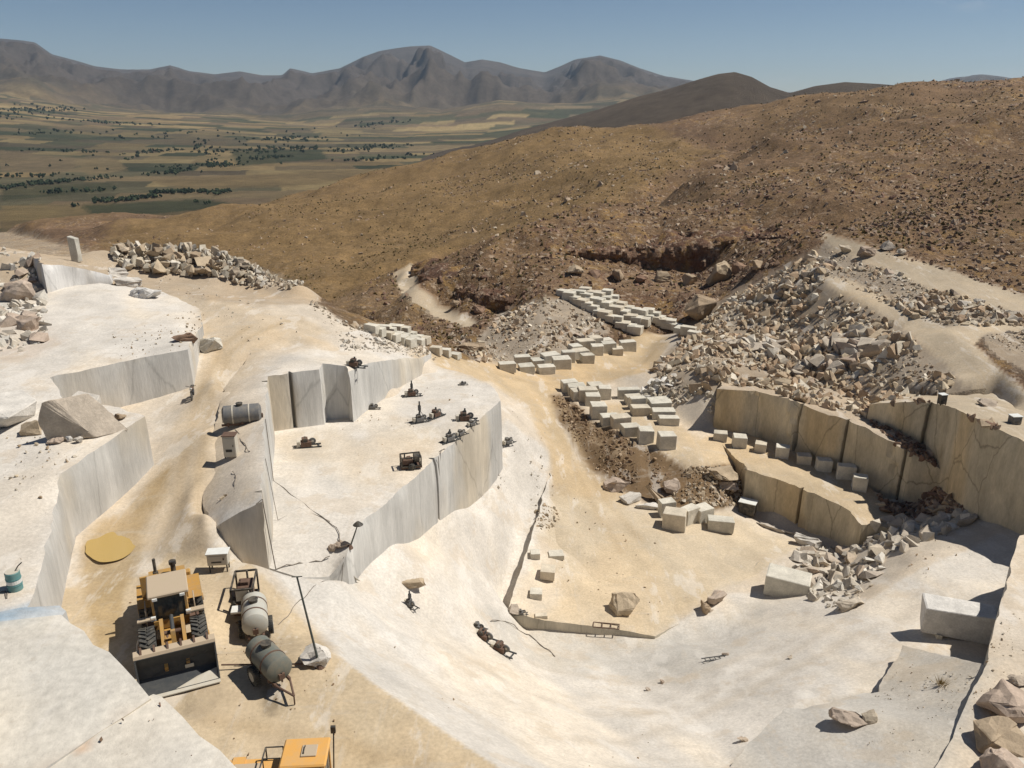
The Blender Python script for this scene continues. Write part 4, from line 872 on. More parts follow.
rock_at(775, 530, (3.8,.8,.6), 'boulder', 'long grey slab lying at the foot of the terrace wall', 41, -.55, boxy=.95)
rock_at(806, 545, (3.0,1.0,1.2), 'white_rock', 'white wedge slab propped on the slab heap', 42, -.6, tilt=(.3, .1), boxy=.9)
rock_at(850, 606, (3.0,2.0,1.0), 'boulder', 'wide grey slab at the lower end of the slab heap', 43, .4, boxy=.95, tilt=(-.15, .1))
rock_at(846, 726, (1.9,1.2,1.0), 'pink_rock', 'pinkish pointed rock on the dusty ledge', 44, -.4)
rock_at(869, 722, (.9,.7,.9), 'boulder', 'small grey rock beside the pinkish pointed rock', 45)
rock_at(1008, 714, (2.4,2.0,1.7), 'pink_rock', 'uppermost brown boulder of the stack on the right bench', 46, .2)
rock_at(1004, 746, (2.6,2.0,1.4), 'tan_rock', 'broad brown boulder in the middle of the stack on the right bench', 47, -.2)
rock_at(998, 778, (2.2,1.8,1.5), 'pink_rock', 'pale pink boulder at the front of the stack on the right bench', 48, .5)
rock_at(1018, 684, (1.0,.8,.5), 'boulder', 'small grey stone behind the stacked boulders', 49)
rock_at(413, 586, (1.9,1.0,.75), 'tan_rock', 'flat tan stone slab below the tall white wall', 50, -.12, boxy=.95, name='stone_slab', cat='stone slab')
rock_at(515, 613, (1.1,.8,1.0), 'boulder', 'grey corner stone at the tip of the ramp wall', 51, .3)
rock_at(700, 318, (5.5,4.5,5.0), 'tan_rock', 'big tan rock bluff beside the long row of blocks', 52, .2, 20, .4)
rock_at(718, 282, (4.5,3.5,4.5), 'tan_rock', 'pale tan crag in the brown bluff', 53, .5, 18, .5)
rock_at(690, 284, (3.0,2.5,2.4), 'tan_rock', 'lower tan crag in the brown bluff beside the pale one', 54)
rock_at(470, 352, (4.2,2.0,1.7), 'tan_rock', 'long tan ledge rock beside the stone heap', 55, .05, boxy=.95)
rock_at(985, 407, (3.0,1.6,.8), 'boulder', 'flat grey slab on top of the tan cliff', 56, -.1, boxy=.9)
for i, (a, d) in enumerate([((845,252),(2.0,1.4,1.3)),((866,256),(2.6,1.8,1.7)),((886,250),(2.2,1.8,1.8)),((901,255),(1.6,1.2,1.1)),((979,305),(1.6,1.2,1.0))]):
    rock_at(*a, d, 'boulder', ['squat','long','tall dark','small','lone pale'][i]+' boulder beside the upper haul track', 60+i)

# ================================================================== hillside stone, scrub and valley trees
def hill_scatter(name, n, region, s0, s1, pal, label, seed, thr=-.1, dens=.06):
    R = np.random.default_rng(seed); Yv = region[0]*(region[1]/region[0])**R.uniform(0, 1, n); U = R.uniform(region[2], region[3], n); X = U*(Yv+YA)
    k = fbm(X*dens, Yv*dens, seed, 3)+R.normal(0, .18, n) > thr
    v = np.log(Yv/Y0)/math.log(Y1/Y0)*(NV-1); j = (U+UMAX)/(2*UMAX)*(NU-1)
    k &= QUARRY[np.clip(v.astype(int), 0, NV-1), np.clip(j.astype(int), 0, NU-1)] < .35
    X, Yv = X[k], Yv[k]; S = (s0+(s1-s0)*R.uniform(0, 1, len(X))**4)*(1+Yv/420)
    join_rocks(name, np.column_stack([X, Yv, surf(X, Yv)-S*.06]), S, pal, R, kind='stuff', label=label, category='stones')
hill_scatter('hillside_stones', 44000, (100, 480, -.08, .75), .18, 1.15, 'hill', 'brown stones strewn over the dry hillside', 401, -.05)
hill_scatter('bluff_stones', 13000, (110, 200, -.16, .5), .22, 1.3, 'brown', 'dark red brown stones over the bluff behind the depot', 402, -.25, .1)
hill_scatter('slope_stones', 7000, (200, 560, -.5, .2), .3, 1.3, 'hill', 'stones scattered over the golden slope', 403, .16, .03)
PAL['crag'] = [(.34,.25,.175),(.42,.33,.24),(.29,.20,.14),(.48,.40,.30)]
hill_scatter('hillside_outcrops', 2600, (140, 470, -.05, .75), .9, 3.2, 'crag', 'pale rock outcrops breaking through the hillside', 405, .28, .035)
R = np.random.default_rng(411); n = 16000
Yv = 100*(5.2)**R.uniform(0, 1, n); U = R.uniform(-.3, .75, n); X = U*(Yv+YA); k = (fbm(X*.03, Yv*.03, 411, 3)+R.normal(0, .2, n)) > 0
v = np.log(Yv/Y0)/math.log(Y1/Y0)*(NV-1); j = (U+UMAX)/(2*UMAX)*(NU-1); k &= QUARRY[np.clip(v.astype(int), 0, NV-1), np.clip(j.astype(int), 0, NU-1)] < .3
X, Yv = X[k], Yv[k]; S = R.uniform(.25, .75, len(X))*(1+Yv/420); PAL['scrub'] = [(.13,.10,.045),(.17,.125,.05),(.10,.085,.04),(.21,.15,.065)]
join_rocks('dry_scrub', np.column_stack([X, Yv, gz(X, Yv)+S*.1]), S, 'scrub', R, kind='stuff', label='low dry scrub tufts over the hillside', category='scrub')
PAL['tree'] = [(.028,.042,.020),(.036,.050,.024),(.022,.034,.018),(.045,.058,.028)]
R = np.random.default_rng(421); TP, TS = [], []
def grove(a, b, n, wid, s=(5, 10)):
    """a row or strip of trees in the valley between two traced points"""
    def val(px, py):
        d = ray(px, py); t = np.geomspace(600, 5200, 500); x = d.x*t; y = d.y*t; z = CAMZ+d.z*t; k = np.where(z < fz(x, np.maximum(y, 601)))[0]
        i = k[0] if len(k) else -1; return np.array((x[i], y[i]))
    A, B = val(*a), val(*b)
    for t in R.uniform(0, 1, int(n*.7)+1):
        q = A+(B-A)*t+R.normal(0, 1, 2)*wid; TP.append(q); TS.append(R.uniform(*s))
for a in [((97,203),(158,197),90,6),((150,194),(222,192),90,7),((215,195),(225,192),20,5),((0,190),(40,184),60,12),((35,185),(110,178),80,14),((0,178),(60,176),40,16),((50,193),(110,191),40,8),((160,176),(190,170),40,14),((170,171),(250,160),60,25),((205,166),(240,166),50,14),((235,155),(305,148),110,40),((270,142),(312,138),70,40),((340,152),(400,146),90,30),((350,162),(420,155),50,25),((210,155),(200,140),40,20),((20,112),(70,108),90,50),((0,120),(40,108),70,60),((60,120),(150,125),60,40),((10,135),(110,132),36,40),((40,150),(90,153),40,20),((130,155),(180,150),40,25),((100,140),(200,130),30,50),((350,128),(400,122),50,40),((250,160),(290,157),40,12),((200,205),(210,203),5,4),((75,207),(78,206),4,3),((196,203),(199,202),4,3),((150,160),(330,130),50,130),((0,160),(200,170),26,90)]: grove(*a)
TP = np.array(TP); TS = np.array(TS)*(1+np.maximum(0, TP[:, 1]-1500)/4000)
reps = 3; P3 = np.repeat(TP, reps, 0)+R.normal(0, 1.6, (len(TP)*reps, 2)); S3 = np.repeat(TS, reps)*R.uniform(.5, 1., len(TP)*reps)
join_rocks('valley_trees', np.column_stack([P3, fz(P3[:, 0], P3[:, 1])+S3*.42]), S3, 'tree', R, kind='stuff', label='dark rows and groves of trees across the far valley', category='trees')

# ================================================================== MACHINES
class MB:
    def __init__(s): s.bm = bmesh.new()
    def box(s, lo, hi, rot=None, taper=None):
        r = bmesh.ops.create_cube(s.bm, size=1); c = (Vector(lo)+Vector(hi))/2; d = Vector(hi)-Vector(lo)
        for v in r['verts']:
            q = Vector((v.co.x*d.x, v.co.y*d.y, v.co.z*d.z))
            if taper and v.co.z > 0: q.x *= taper[0]; q.y *= taper[1]
            if rot is not None: q = rot @ q
            v.co = q+c
        return s
    def cyl(s, a, b, r, seg=14, r2=None, cap=True):
        a, b = Vector(a), Vector(b); d = b-a; m = d.to_track_quat('Z', 'Y').to_matrix().to_4x4(); m.translation = (a+b)/2
        bmesh.ops.create_cone(s.bm, cap_ends=cap, segments=seg, radius1=r, radius2=r if r2 is None else r2, depth=d.length, matrix=m); return s
    def tube(s, pts, r, seg=6):
        for a, b in zip(pts[:-1], pts[1:]): s.cyl(a, b, r, seg)
        return s
    def prism(s, prof, y0, y1, axis='y'):
        f = lambda p, t: Vector((p[0], t, p[1])) if axis == 'y' else Vector((t, p[0], p[1]))
        A = [s.bm.verts.new(f(p, y0)) for p in prof]; B = [s.bm.verts.new(f(p, y1)) for p in prof]; n = len(prof)
        s.bm.faces.new(A); s.bm.faces.new(B[::-1])
        for i in range(n): s.bm.faces.new((A[i], B[i], B[(i+1) % n], A[(i+1) % n]))
        return s
    def build(s, name, m, parent=None, bevel=.012, smooth=False, **pr):
        if bevel: bmesh.ops.bevel(s.bm, geom=[e for e in s.bm.edges if len(e.link_faces) == 2 and e.calc_face_angle(0) > .7], offset=bevel, segments=1, affect='EDGES', clamp_overlap=True)
        bmesh.ops.recalc_face_normals(s.bm, faces=s.bm.faces[:])
        me = bpy.data.meshes.new(name); s.bm.to_mesh(me); s.bm.free()
        if smooth:
            for f in me.polygons: f.use_smooth = True
            me.set_sharp_from_angle(angle=.7)
        return link(name, me, M[m], parent, **pr)
def wheel(parent, x, y, r, w, rim='yellow'):
    t = MB().cyl((x, y-w/2, r), (x, y+w/2, r), r*.93, 28).build('tyre', 'rubber', parent, .07, True)
    g = MB(); n = 26
    for i in range(n):
        a = i/n*2*math.pi
        for sd in (-1, 1):
            a2 = a+(.5/n*6.28 if sd > 0 else 0); q = Matrix.Rotation(-a2, 3, 'Y')
            c = Vector((x, y+sd*w*.24, r))+q @ Vector((r*.94, 0, 0)); rot = q @ Matrix.Rotation(sd*.5, 3, 'X')
            h = Vector((r*.07, w*.25, r*.05)); g.box(c-h, c+h, rot)
    g.build('tread', 'rubber', t, 0)
    m = MB(); sg = 1 if y > 0 else -1
    m.cyl((x, y+sg*w*.35, r), (x, y+sg*w*.52, r), r*.52, 18).cyl((x, y+sg*w*.5, r), (x, y+sg*w*.58, r), r*.2, 10)
    m.build('rim', rim, t, .01)
    return t
def loader():
    p = hit(181, 690); h = math.radians(-66); fw = Vector((math.cos(h), math.sin(h), 0)); o = p-fw*3.4
    z0 = float(surf(o.x, o.y)); root = empty('wheel_loader', (o.x, o.y, z0), h, label='dusty yellow wheel loader with its dark bucket down on the sandy floor', category='wheel loader')
    W = 2.5
    for x in (1.35, -1.75):
        for y in (-1.02, 1.02): wheel(root, x, y, .86, .66)
    MB().box((-.7,-.48,.55),(2.1,.48,1.15)).box((1.0,-.85,.68),(1.7,.85,.95)).build('front_frame', 'yellow', root, .03)
    MB().box((-3.1,-.55,.6),(-.4,.55,1.3)).box((-2.1,-.85,.68),(-1.4,.85,.95)).build('rear_frame', 'yellow', root, .03)
    MB().prism([(-3.25,1.25),(-.85,1.25),(-.85,2.25),(-2.9,2.05),(-3.25,1.8)], -.78, .78).build('engine_hood', 'yellow', root, .04)
    for i in range(5): MB().box((-2.7+i*.32,.785,1.45),(-2.5+i*.32,.80,1.85)).build('vent', 'dark', root, 0)
    MB().box((-3.5,-1.0,.7),(-3.2,1.0,1.5)).build('counterweight', 'yellow', root, .05)
    MB().cyl((-2.0,-.45,2.1),(-2.0,-.45,3.15),.07,10).cyl((-2.0,-.45,2.1),(-2.0,-.45,2.5),.12,10).build('exhaust_stack', 'dark', root, 0)
    MB().cyl((-2.3,.3,2.1),(-2.3,.3,2.6),.11,12).cyl((-2.3,.3,2.55),(-2.3,.3,2.72),.16,12).build('air_intake', 'dark', root, 0)
    # rear sheet guards beside the cab, raised panels
    MB().box((-1.35,-1.1,1.3),(-1.25,-.35,2.75)).build('guard_panel', 'yellow', root, .01)
    MB().prism([(-1.9,2.2),(-1.0,2.2),(-1.0,2.9)], .35, .42).build('guard_panel', 'yellow', root, .01)
    cabm = MB()
    for x in (-.75, .62):
        for y in (-.66, .66): cabm.box((x-.05,y-.05,1.3),(x+.05,y+.05,2.82))
    cabm.box((-.8,-.72,1.2),(.7,.72,1.62)); cab = cabm.build('cab', 'yellow', root, .01)
    MB().box((-.95,-.82,2.80),(.85,.82,2.96)).build('roof', 'cream', cab, .04)
    MB().box((.625,-.61,1.62),(.645,.61,2.74)).build('windscreen', 'glass', cab, 0)
    for y in (-.66, .66): MB().box((-.70,y-.01,1.62),(.57,y+.01,2.74)).build('side_window', 'glass', cab, 0)
    MB().box((-.76,-.61,1.62),(-.745,.61,2.74)).build('rear_window', 'glass', cab, 0)
    MB().box((-.35,-.25,1.62),(.1,.25,2.2)).build('seat', 'dark', cab, .03)
    for y in (-.55, .55):
        MB().box((.80,y-.1,2.72),(.90,y+.1,2.84)).build('work_light', 'white', cab, .01)
    for y in (-.98, .98):
        MB().tube([(.55,y,1.3),(.55,y,2.2),(-.2,y,2.2),(-.2,y,1.3)],.025).tube([(.55,y,1.75),(-.2,y,1.75)],.02).build('handrail', 'cream', root, 0)
        MB().box((-.1,y-.3 if y > 0 else y-.12,1.15),(.65,y+.12 if y > 0 else y+.3,1.25)).box((-.05,y-.12,.55),(.5,y+.12,.62)).box((-.05,y-.12,.85),(.5,y+.12,.92)).build('step', 'brownsteel', root, 0)
        MB().prism([(.30,1.50),(.55,1.86),(.95,1.93),(.95,1.87),(.58,1.80),(.36,1.46)], y-.36, y+.36).build('fender', 'cream', root, .01)
        MB().prism([(-2.7,1.5),(-2.4,1.75),(-1.1,1.75),(-.8,1.5),(-.85,1.45),(-1.12,1.68),(-2.38,1.68),(-2.65,1.45)], y-.36, y+.36).build('fender', 'yellow', root, .01)
    for y in (-.42, .42):
        MB().prism([(.75,1.75),(1.15,2.0),(2.3,1.25),(2.85,.75),(2.75,.45),(2.5,.5),(2.1,1.0),(.85,1.5)], y-.07, y+.07).build('lift_arm', 'yellow', root, .01)
        MB().cyl((.95,y*.62,1.15),(2.1,y*.62,.95),.075,10).build('hydraulic_ram', 'brownsteel', root, 0)
    MB().cyl((1.0,0,1.95),(2.0,0,1.75),.085,10).build('tilt_ram', 'steel', root, 0)
    MB().prism([(1.95,1.9),(2.1,1.9),(2.35,1.1),(2.3,.8),(2.2,.8)], -.09, .09).build('bellcrank', 'yellow', root, .01)
    MB().cyl((1.6,-.5,1.55),(1.6,.5,1.55),.09,10).build('cross_tube', 'brownsteel', root, 0)
    for y in (-.7, .7): MB().box((.8,y-.1,1.8),(.92,y+.1,1.98)).build('headlight', 'white', root, .01)
    # bucket: rolled back a little, open to the front
    b = 1.52; prof = [(3.55,.04),(2.95,.06),(2.68,.3),(2.62,.9),(2.85,1.5),(3.0,1.6),(3.06,1.54),(2.95,1.44),(2.73,.88),(2.78,.38),(3.0,.16),(3.55,.10)]
    bk = MB().prism(prof, -b, b).build('bucket', 'steel', root, .0)
    for y in (-b, b): MB().prism([(3.55,.05),(2.95,.06),(2.68,.3),(2.62,.9),(2.85,1.5),(3.05,1.54),(3.25,.7)], y-.03, y+.03).build('side_plate', 'steel', bk, .005)
    MB().prism([(2.80,1.46),(2.62,1.60),(2.70,1.73),(3.0,1.68),(3.05,1.56)], -b-.04, b+.04).build('spill_guard', 'cream', bk, .008)
    for i in range(6):
        y = -b+.25+i*(2*b-.5)/5; MB().prism([(2.62,1.68),(2.75,1.90),(2.98,1.67)], y-.04, y+.04).build('gusset', 'brownsteel', bk, 0)
    MB().box((3.45,-b-.02,.03),(3.75,b+.02,.09)).build('cutting_edge', 'cabinet', bk, .01)
    link('load_of_dust', hull_mesh('load_of_dust', [Vector(q) for q in [(2.95,b-.05,.15),(3.54,b-.05,.09),(3.54,-.25,.09),(3.4,.1,.12),(3.1,b-.05,.36),(3.2,.7,.24)]]), M['cabinet'], bk)
    MB().cyl((2.80,-1.3,.3),(3.0,1.2,1.2),.014,6).build('cable_stay', 'steel', bk, 0)
    MB().box((2.85,.28,.50),(2.88,.62,.68), Matrix.Rotation(.1, 3, 'Y')).build('wear_plate', 'cabinet', bk, .005)
    # hydraulic hoses and clutter by the right hand front wheel
    MB().tube([(.9,-1.25,1.4),(1.2,-1.45,1.0),(1.7,-1.5,.7),(2.2,-1.4,.9)],.05).tube([(1.0,-1.2,1.2),(1.5,-1.42,.55),(2.1,-1.45,.4)],.04).build('hose', 'cabinet', root, 0)
    return root
loader()
def excavator():
    p = PZ(306, 751, 2.95); h = math.radians(4); p = p-Vector((.45, .75, 0)); root = empty('excavator', (p.x, p.y, float(surf(p.x, p.y))), h, label='orange excavator with a cab roof hatch and hand rails below the foreground bench', category='excavator')
    for y in (-1.15, 1.15):
        MB().prism([(-1.9,.2),(-1.6,0),(1.6,0),(1.9,.2),(1.95,.55),(1.6,.8),(-1.6,.8),(-1.95,.55)], y-.28, y+.28).build('track', 'rubber', root, .03)
    MB().box((-1.2,-.9,.5),(1.2,.9,.9)).cyl((0,0,.9),(0,0,1.05),.75,18).build('undercarriage', 'brownsteel', root, .02)
    MB().box((-2.2,-1.3,1.05),(1.5,1.3,1.35)).box((-2.3,-1.3,1.35),(-.35,1.3,2.3)).build('house', 'orange', root, .05)
    MB().prism([(-2.35,1.3),(-2.35,1.9),(-2.0,2.35),(-1.6,2.35),(-1.6,1.3)], -1.32, 1.32).build('counterweight', 'orange', root, .04)
    MB().box((-1.9,-.2,2.3),(-1.0,1.0,2.38)).build('engine_cover', 'cream', root, .02)
    c = MB()
    for x in (-.15, 1.1):
        for y in (.22, 1.28): c.box((x-.05,y-.05,1.3),(x+.05,y+.05,2.85))
    c.box((-.2,.17,1.3),(1.15,1.33,1.75)); cab = c.build('cab', 'orange', root, .01)
    MB().box((-.28,.12,2.83),(1.20,1.38,2.97)).build('roof', 'orange', cab, .05)
    MB().box((.35,.5,2.97),(.85,1.0,3.02)).build('roof_hatch', 'cream', cab, .015)
    MB().tube([(.45,.6,3.03),(.45,.6,3.08),(.45,.9,3.08),(.45,.9,3.03)],.015).build('hatch_handle', 'dark', cab, 0)
    for a, b in (((1.11,.27,1.75),(1.12,1.23,2.78)),((-.17,.27,1.75),(-.16,1.23,2.78))): MB().box(a, b).build('window', 'glass', cab, 0)
    for y in (.20, 1.29): MB().box((-.1,y,1.75),(1.05,y+.01,2.78)).build('window', 'glass', cab, 0)
    MB().box((-.3,-1.3,1.35),(1.4,-.35,1.9)).build('tool_box', 'dark', root, .03)
    MB().tube([(-.9,1.2,2.3),(-.9,1.2,2.8),(-.34,1.2,2.8),(-.34,1.2,2.3)],.025).tube([(-.9,1.2,2.8),(-.9,.2,2.8),(-.9,.2,2.3)],.025).tube([(-.9,.7,2.3),(-.9,.7,2.8),(-.34,.7,2.8)],.02).build('handrail', 'dark', root, 0)
    MB().tube([(1.2,1.3,1.4),(1.28,1.42,2.9),(1.28,1.48,3.1)],.025).box((1.2,1.4,3.05),(1.36,1.5,3.3)).build('mirror', 'dark', cab, 0)
    MB().prism([(1.2,1.2),(1.2,1.6),(2.6,2.5),(4.6,2.0),(4.6,1.75),(2.7,2.05)], -.28, .02).build('boom', 'orange', root, .02)
    MB().prism([(4.4,2.1),(4.75,2.05),(4.3,.7),(4.1,.7)], -.24, -.02).build('stick', 'orange', root, .02)
    MB().prism([(4.3,.75),(4.0,.6),(3.7,.25),(3.9,.02),(4.4,.1),(4.45,.5)], -.55, .3).build('bucket', 'steel', root, .02)
excavator()

def tank_trailer(px, py, rz, name, label, m, L, r, zc, wheels, hitch):
    p = hit(px, py); root = empty(name, p, rz, label=label, category='water tank')
    t = MB().cyl((-L/2,0,zc),(L/2,0,zc),r,28).cyl((-L/2-.12,0,zc),(-L/2,0,zc),r*.72,28,r).cyl((L/2,0,zc),(L/2+.12,0,zc),r,28,r*.72).build('tank', m, root, 0, True)
    for x in (-L*.25, L*.22): MB().cyl((x-.04,0,zc),(x+.04,0,zc),r+.02,28).build('band', 'brownsteel' if wheels else 'cabinet', t, 0)
    MB().cyl((-.1,0,zc+r-.03),(-.1,0,zc+r+.12),.2,14).cyl((-.1,0,zc+r+.12),(-.1,0,zc+r+.16),.23,14).build('manhole', 'dark', t, .01)
    f = MB()
    for y in (-r*.55, r*.55): f.box((-L/2-.2,y-.05,zc-r-.02),(L/2+.2,y+.05,zc-r+.12))
    for x in (-L*.4, 0, L*.4): f.box((x-.05,-r*.55,zc-r-.02),(x+.05,r*.55,zc-r+.10)); f.box((x-.08,-r*.8,zc-r+.05),(x+.08,r*.8,zc-r*.6))
    if hitch: f.tube([(L/2+.2,-r*.55,zc-r+.05),(L/2+1.1,0,zc-r-.05),(L/2+.2,r*.55,zc-r+.05)],.05).tube([(L/2+1.1,0,zc-r-.05),(L/2+1.1,0,.03)],.035)
    f.build('chassis', 'brownsteel', root, .01)
    if wheels:
        for y in (-r*.95-.1, r*.95+.1): wheel(root, wheels, y, .42, .24, 'cabinet')
        MB().cyl((wheels,-r-.1,.42),(wheels,r+.1,.42),.05,8).build('axle', 'dark', root, 0)
    else:
        for x in (-L*.4, L*.4):
            for y in (-r*.55, r*.55): MB().box((x-.05,y-.05,0),(x+.05,y+.05,zc-r)).build('leg', 'brownsteel', root, 0)
    MB().box((L/2+.1,-.12,zc-.35),(L/2+.22,.12,zc-.1)).cyl((L/2+.15,.0,zc-.5),(L/2+.15,0,zc-.1),.04,8).build('valve', 'brownsteel', root, 0)
    return root
tank_trailer(271, 680, math.radians(-48), 'water_bowser', 'dark green two-wheeled water bowser with rusty frame on the sandy floor', 'green', 1.9, .56, 1.05, -.15, True)
tank_trailer(257, 634, math.radians(-72), 'water_tank', 'pale grey cylindrical tank on a trailer behind the dark green bowser', 'tankw', 1.9, .58, 1.10, .1, False)
tank_trailer(243, 424, math.radians(14), 'steel_tank', 'dark grey steel drum tank lying beside the haul road', 'grey', 2.2, .62, .72, 0, False)
def compressor(px, py, rz, name, label, cat, L=1.9, W=1.1, H=1.5):
    p = hit(px, py); root = empty(name, p, rz, label=label, category=cat)
    f = MB()
    for x in (-L/2, L/2):
        for y in (-W/2, W/2): f.box((x-.04,y-.04,.25),(x+.04,y+.04,H))
    for z in (.3, H): 
        for y in (-W/2, W/2): f.box((-L/2,y-.04,z-.04),(L/2,y+.04,z+.04))
        for x in (-L/2, L/2): f.box((x-.04,-W/2,z-.04),(x+.04,W/2,z+.04))
    f.build('frame', 'dark', root, 0)
    MB().box((-L*.42,-W*.34,.34),(L*.1,W*.34,H*.78)).box((-L*.2,-W*.2,H*.7),(L*.0,W*.2,H*.92)).build('engine_block', 'brownsteel', root, .03)
    MB().cyl((L*.15,0,.75),(L*.42,0,.75),.34,16).build('alternator', 'dark', root, .02)
    MB().box((L*.40,-W*.3,H*.55),(L*.47,W*.3,H*.95)).build('control_panel', 'cabinet', root, .01)
    MB().cyl((-L*.3,.1,H*.75),(-L*.3,.1,H*1.15),.05,8).build('exhaust', 'dark', root, 0)
    MB().box((-L*.55,-W*.45,.1),(L*.55,W*.45,.26)).build('skid', 'brownsteel', root, .01)
    for y in (-W*.55, W*.55): wheel(root, 0, y, .26, .16, 'dark')
    return root
g = compressor(247, 607, math.radians(-80), 'generator', 'dark open-frame generator skid standing behind the pale tank', 'generator', 1.7, 1.0, 1.45)
MB().box((.9,-.5,.55),(1.45,.5,.66)).build('tray', 'white', g, .01)
compressor(411, 468, math.radians(15), 'power_pack', 'black hydraulic power pack alone on the middle bench', 'power pack', 1.35, .85, .95)
def cabinet(px, py, rz, name, label, w, d, h, leg, m, roof=False, dark=None):
    p = hit(px, py); root = empty(name, p, rz, label=label, category='cabinet')
    MB().box((-w/2,-d/2,leg),(w/2,d/2,h)).build('case', m, root, .015)
    MB().box((-w*.55,-d*.6,h),(w*.55,d*.6,h+.06)).build('top', 'white' if not roof else 'brownsteel', root, .01)
    for x in (-w*.42, w*.42):
        for y in (-d*.4, d*.4): MB().box((x-.03,y-.03,0),(x+.03,y+.03,leg)).build('leg', 'dark', root, 0)
    dr = MB().box((-w*.44,-d/2-.02,leg+.08),(w*.44,-d/2-.002,h-.1)).build('door', m if not dark else dark, root, .004)
    MB().box((w*.28,-d/2-.05,(leg+h)/2),(w*.34,-d/2-.02,(leg+h)/2+.12)).build('handle', 'dark', dr, 0)
    MB().box((-w*.3,-d/2-.03,leg+(h-leg)*.25),(w*.2,-d/2-.022,leg+(h-leg)*.38)).build('vent', 'dark', dr, 0)
    return root
cabinet(232, 457, .05, 'switch_cabinet', 'tall narrow cream switch cabinet with a dark cap beside the haul road', .75, .6, 1.45, .12, 'cabinet', True)
cabinet(220, 570, .12, 'control_box', 'grey control box on thin legs below the shelf face', 1.0, .55, 1.05, .42, 'cabinet')
cabinet(747, 514, -.5, 'equipment_locker', 'black and white equipment locker at the end of the terrace wall', 1.5, 1.0, 1.35, .12, 'dark', False, 'dark')
cabinet(1014, 424, .1, 'small_cabinet', 'small dark box standing on the cliff top slab', .8, .6, .7, .1, 'grey')
cabinet(940, 412, .2, 'cliff_box', 'dark upright box beside the flat slab on the cliff', .6, .5, .95, .1, 'dark')
def pole(px0, py0, top, label, r=.05, lamp=False, name='leaning_pole'):
    p = hit(px0, py0); root = empty(name, p, 0, label=label, category='pole'); t = Vector(top)
    MB().cyl((0,0,-.05), t, r, 8, r*.7).build('shaft', 'pole', root, 0)
    MB().tube([t+Vector((-.22,0,0)), t+Vector((.22,0,.03))], .025).build('cross_arm', 'pole', root, 0)
    MB().cyl((0,0,-.05),(0,0,.18),.22,10,.12).build('foot', 'brownsteel', root, .01)
    if lamp: MB().cyl(t+Vector((0,0,-.05)), t+Vector((0,0,.14)), .3, 12, .1).build('lamp_head', 'dark', root, 0)
    return root
p = hit(320, 668); q = PY(297, 577, p.y+.6); pole(320, 668, q-p, 'long dark leaning pole planted at the edge of the sandy floor', .055)
p = hit(351, 566); q = PY(358, 524, p.y+.1); pole(351, 566, q-p, 'short dark lamp pole at the near end of the tall white wall', .05, True, 'lamp_pole')
rock_at(316, 662, (1.5,1.2,.9), 'white_rock', 'low white rock wedging the foot of the leaning pole', 71)
MB_r = MB().tube([tuple(hit(222, 670)+Vector((0,0,.25))), tuple(hit(310, 667)+Vector((0,0,.12)))], .035, 8).build('iron_bar', 'brownsteel', None, 0, label='long rusty iron bar lying past the bowser towards the pole', category='iron bar')
def cable(pts, label, r=.025, name='cable'):
    P = [hit(*q)+Vector((0, 0, r)) for q in pts]; Q = []
    for a, b in zip(P[:-1], P[1:]):
        for k in range(6):
            c = a.lerp(b, k/6); c.z = max(float(surf(c.x, c.y))+r, c.z if abs(c.z-float(surf(c.x, c.y))) < .0 else float(surf(c.x, c.y))+r); c.x += .06*math.sin(c.y*3.1); Q.append(c)
    Q.append(P[-1]); MB().tube(Q, r, 5).build(name, 'cable', None, 0, label=label, category='cable')
cable([(272,478),(285,490),(305,505),(325,520),(337,528),(340,545)], 'dark cable crossing the middle bench to the lamp pole')
cable([(270,495),(300,508),(330,522)], 'thin cable lying below the dark one on the middle bench', .018)
cable([(262,565),(300,566),(330,558)], 'pair of pale hoses along the front of the middle bench', .03)
cable([(280,625),(300,600),(318,585),(345,573)], 'thin cable running from the sandy edge to the slabs', .02)
cable([(233,472),(236,480),(234,492)], 'short cable trailing below the cream cabinet', .02)
cable([(236,430),(243,443),(250,452)], 'cable between the steel tank and the shelf edge', .025)
cable([(440,452),(444,460),(438,470),(446,480),(444,470)], 'curled pale hose by the rim of the tall white wall', .025)
cable([(485,623),(505,622),(530,635),(548,650),(555,657)], 'long dark hose curving over the pit bottom', .03)
# ---- drilling and wire-saw machines
def wire_saw(px, py, rz, label, s=1., mast=0., group=None, name='wire_saw', wheelr=.27):
    p = hit(px, py); root = empty(name, p, rz, label=label, category='stone saw'); root.scale = (s, s, s)
    r = MB()
    for y in (-.3, .3): r.box((-1.1,y-.04,0),(1.1,y+.04,.09))
    for x in (-.9, -.3, .3, .9): r.box((x-.05,-.34,.0),(x+.05,.34,.07))
    r.build('rail', 'steel', root, 0)
    MB().box((-.45,-.32,.12),(.35,.32,.5)).box((-.35,-.22,.5),(.1,.22,.78)).build('carriage', 'grey' if s < .82 else 'brownsteel', root, .02)
    MB().cyl((-.1,-.3,.62),(-.1,.3,.62),.17,14).build('motor', 'dark', root, .01)
    fl = MB().cyl((.45,-.04,.45),(.45,.04,.45),wheelr,20).build('drive_wheel', 'grey', root, .01)
    MB().cyl((.45,-.07,.45),(.45,.07,.45),wheelr*.35,12).build('hub', 'cabinet', fl, 0)
    MB().box((-.75,-.2,.1),(-.5,.2,.55)).build('control_box', 'cabinet', root, .01)
    if mast:
        MB().box((-.06,-.06,.4),(.06,.06,mast)).box((-.12,-.1,mast*.55),(.12,.14,mast*.8)).build('mast', 'steel', root, 0)
        MB().tube([(-.6,-.4,.05),(0,0,mast*.6),(.6,-.4,.05)],.03).build('stay', 'steel', root, 0)
    if group: root['group'] = group
    return root
wire_saw(307, 447, .3, 'pale stone saw below the big grey block face', .95, 0)
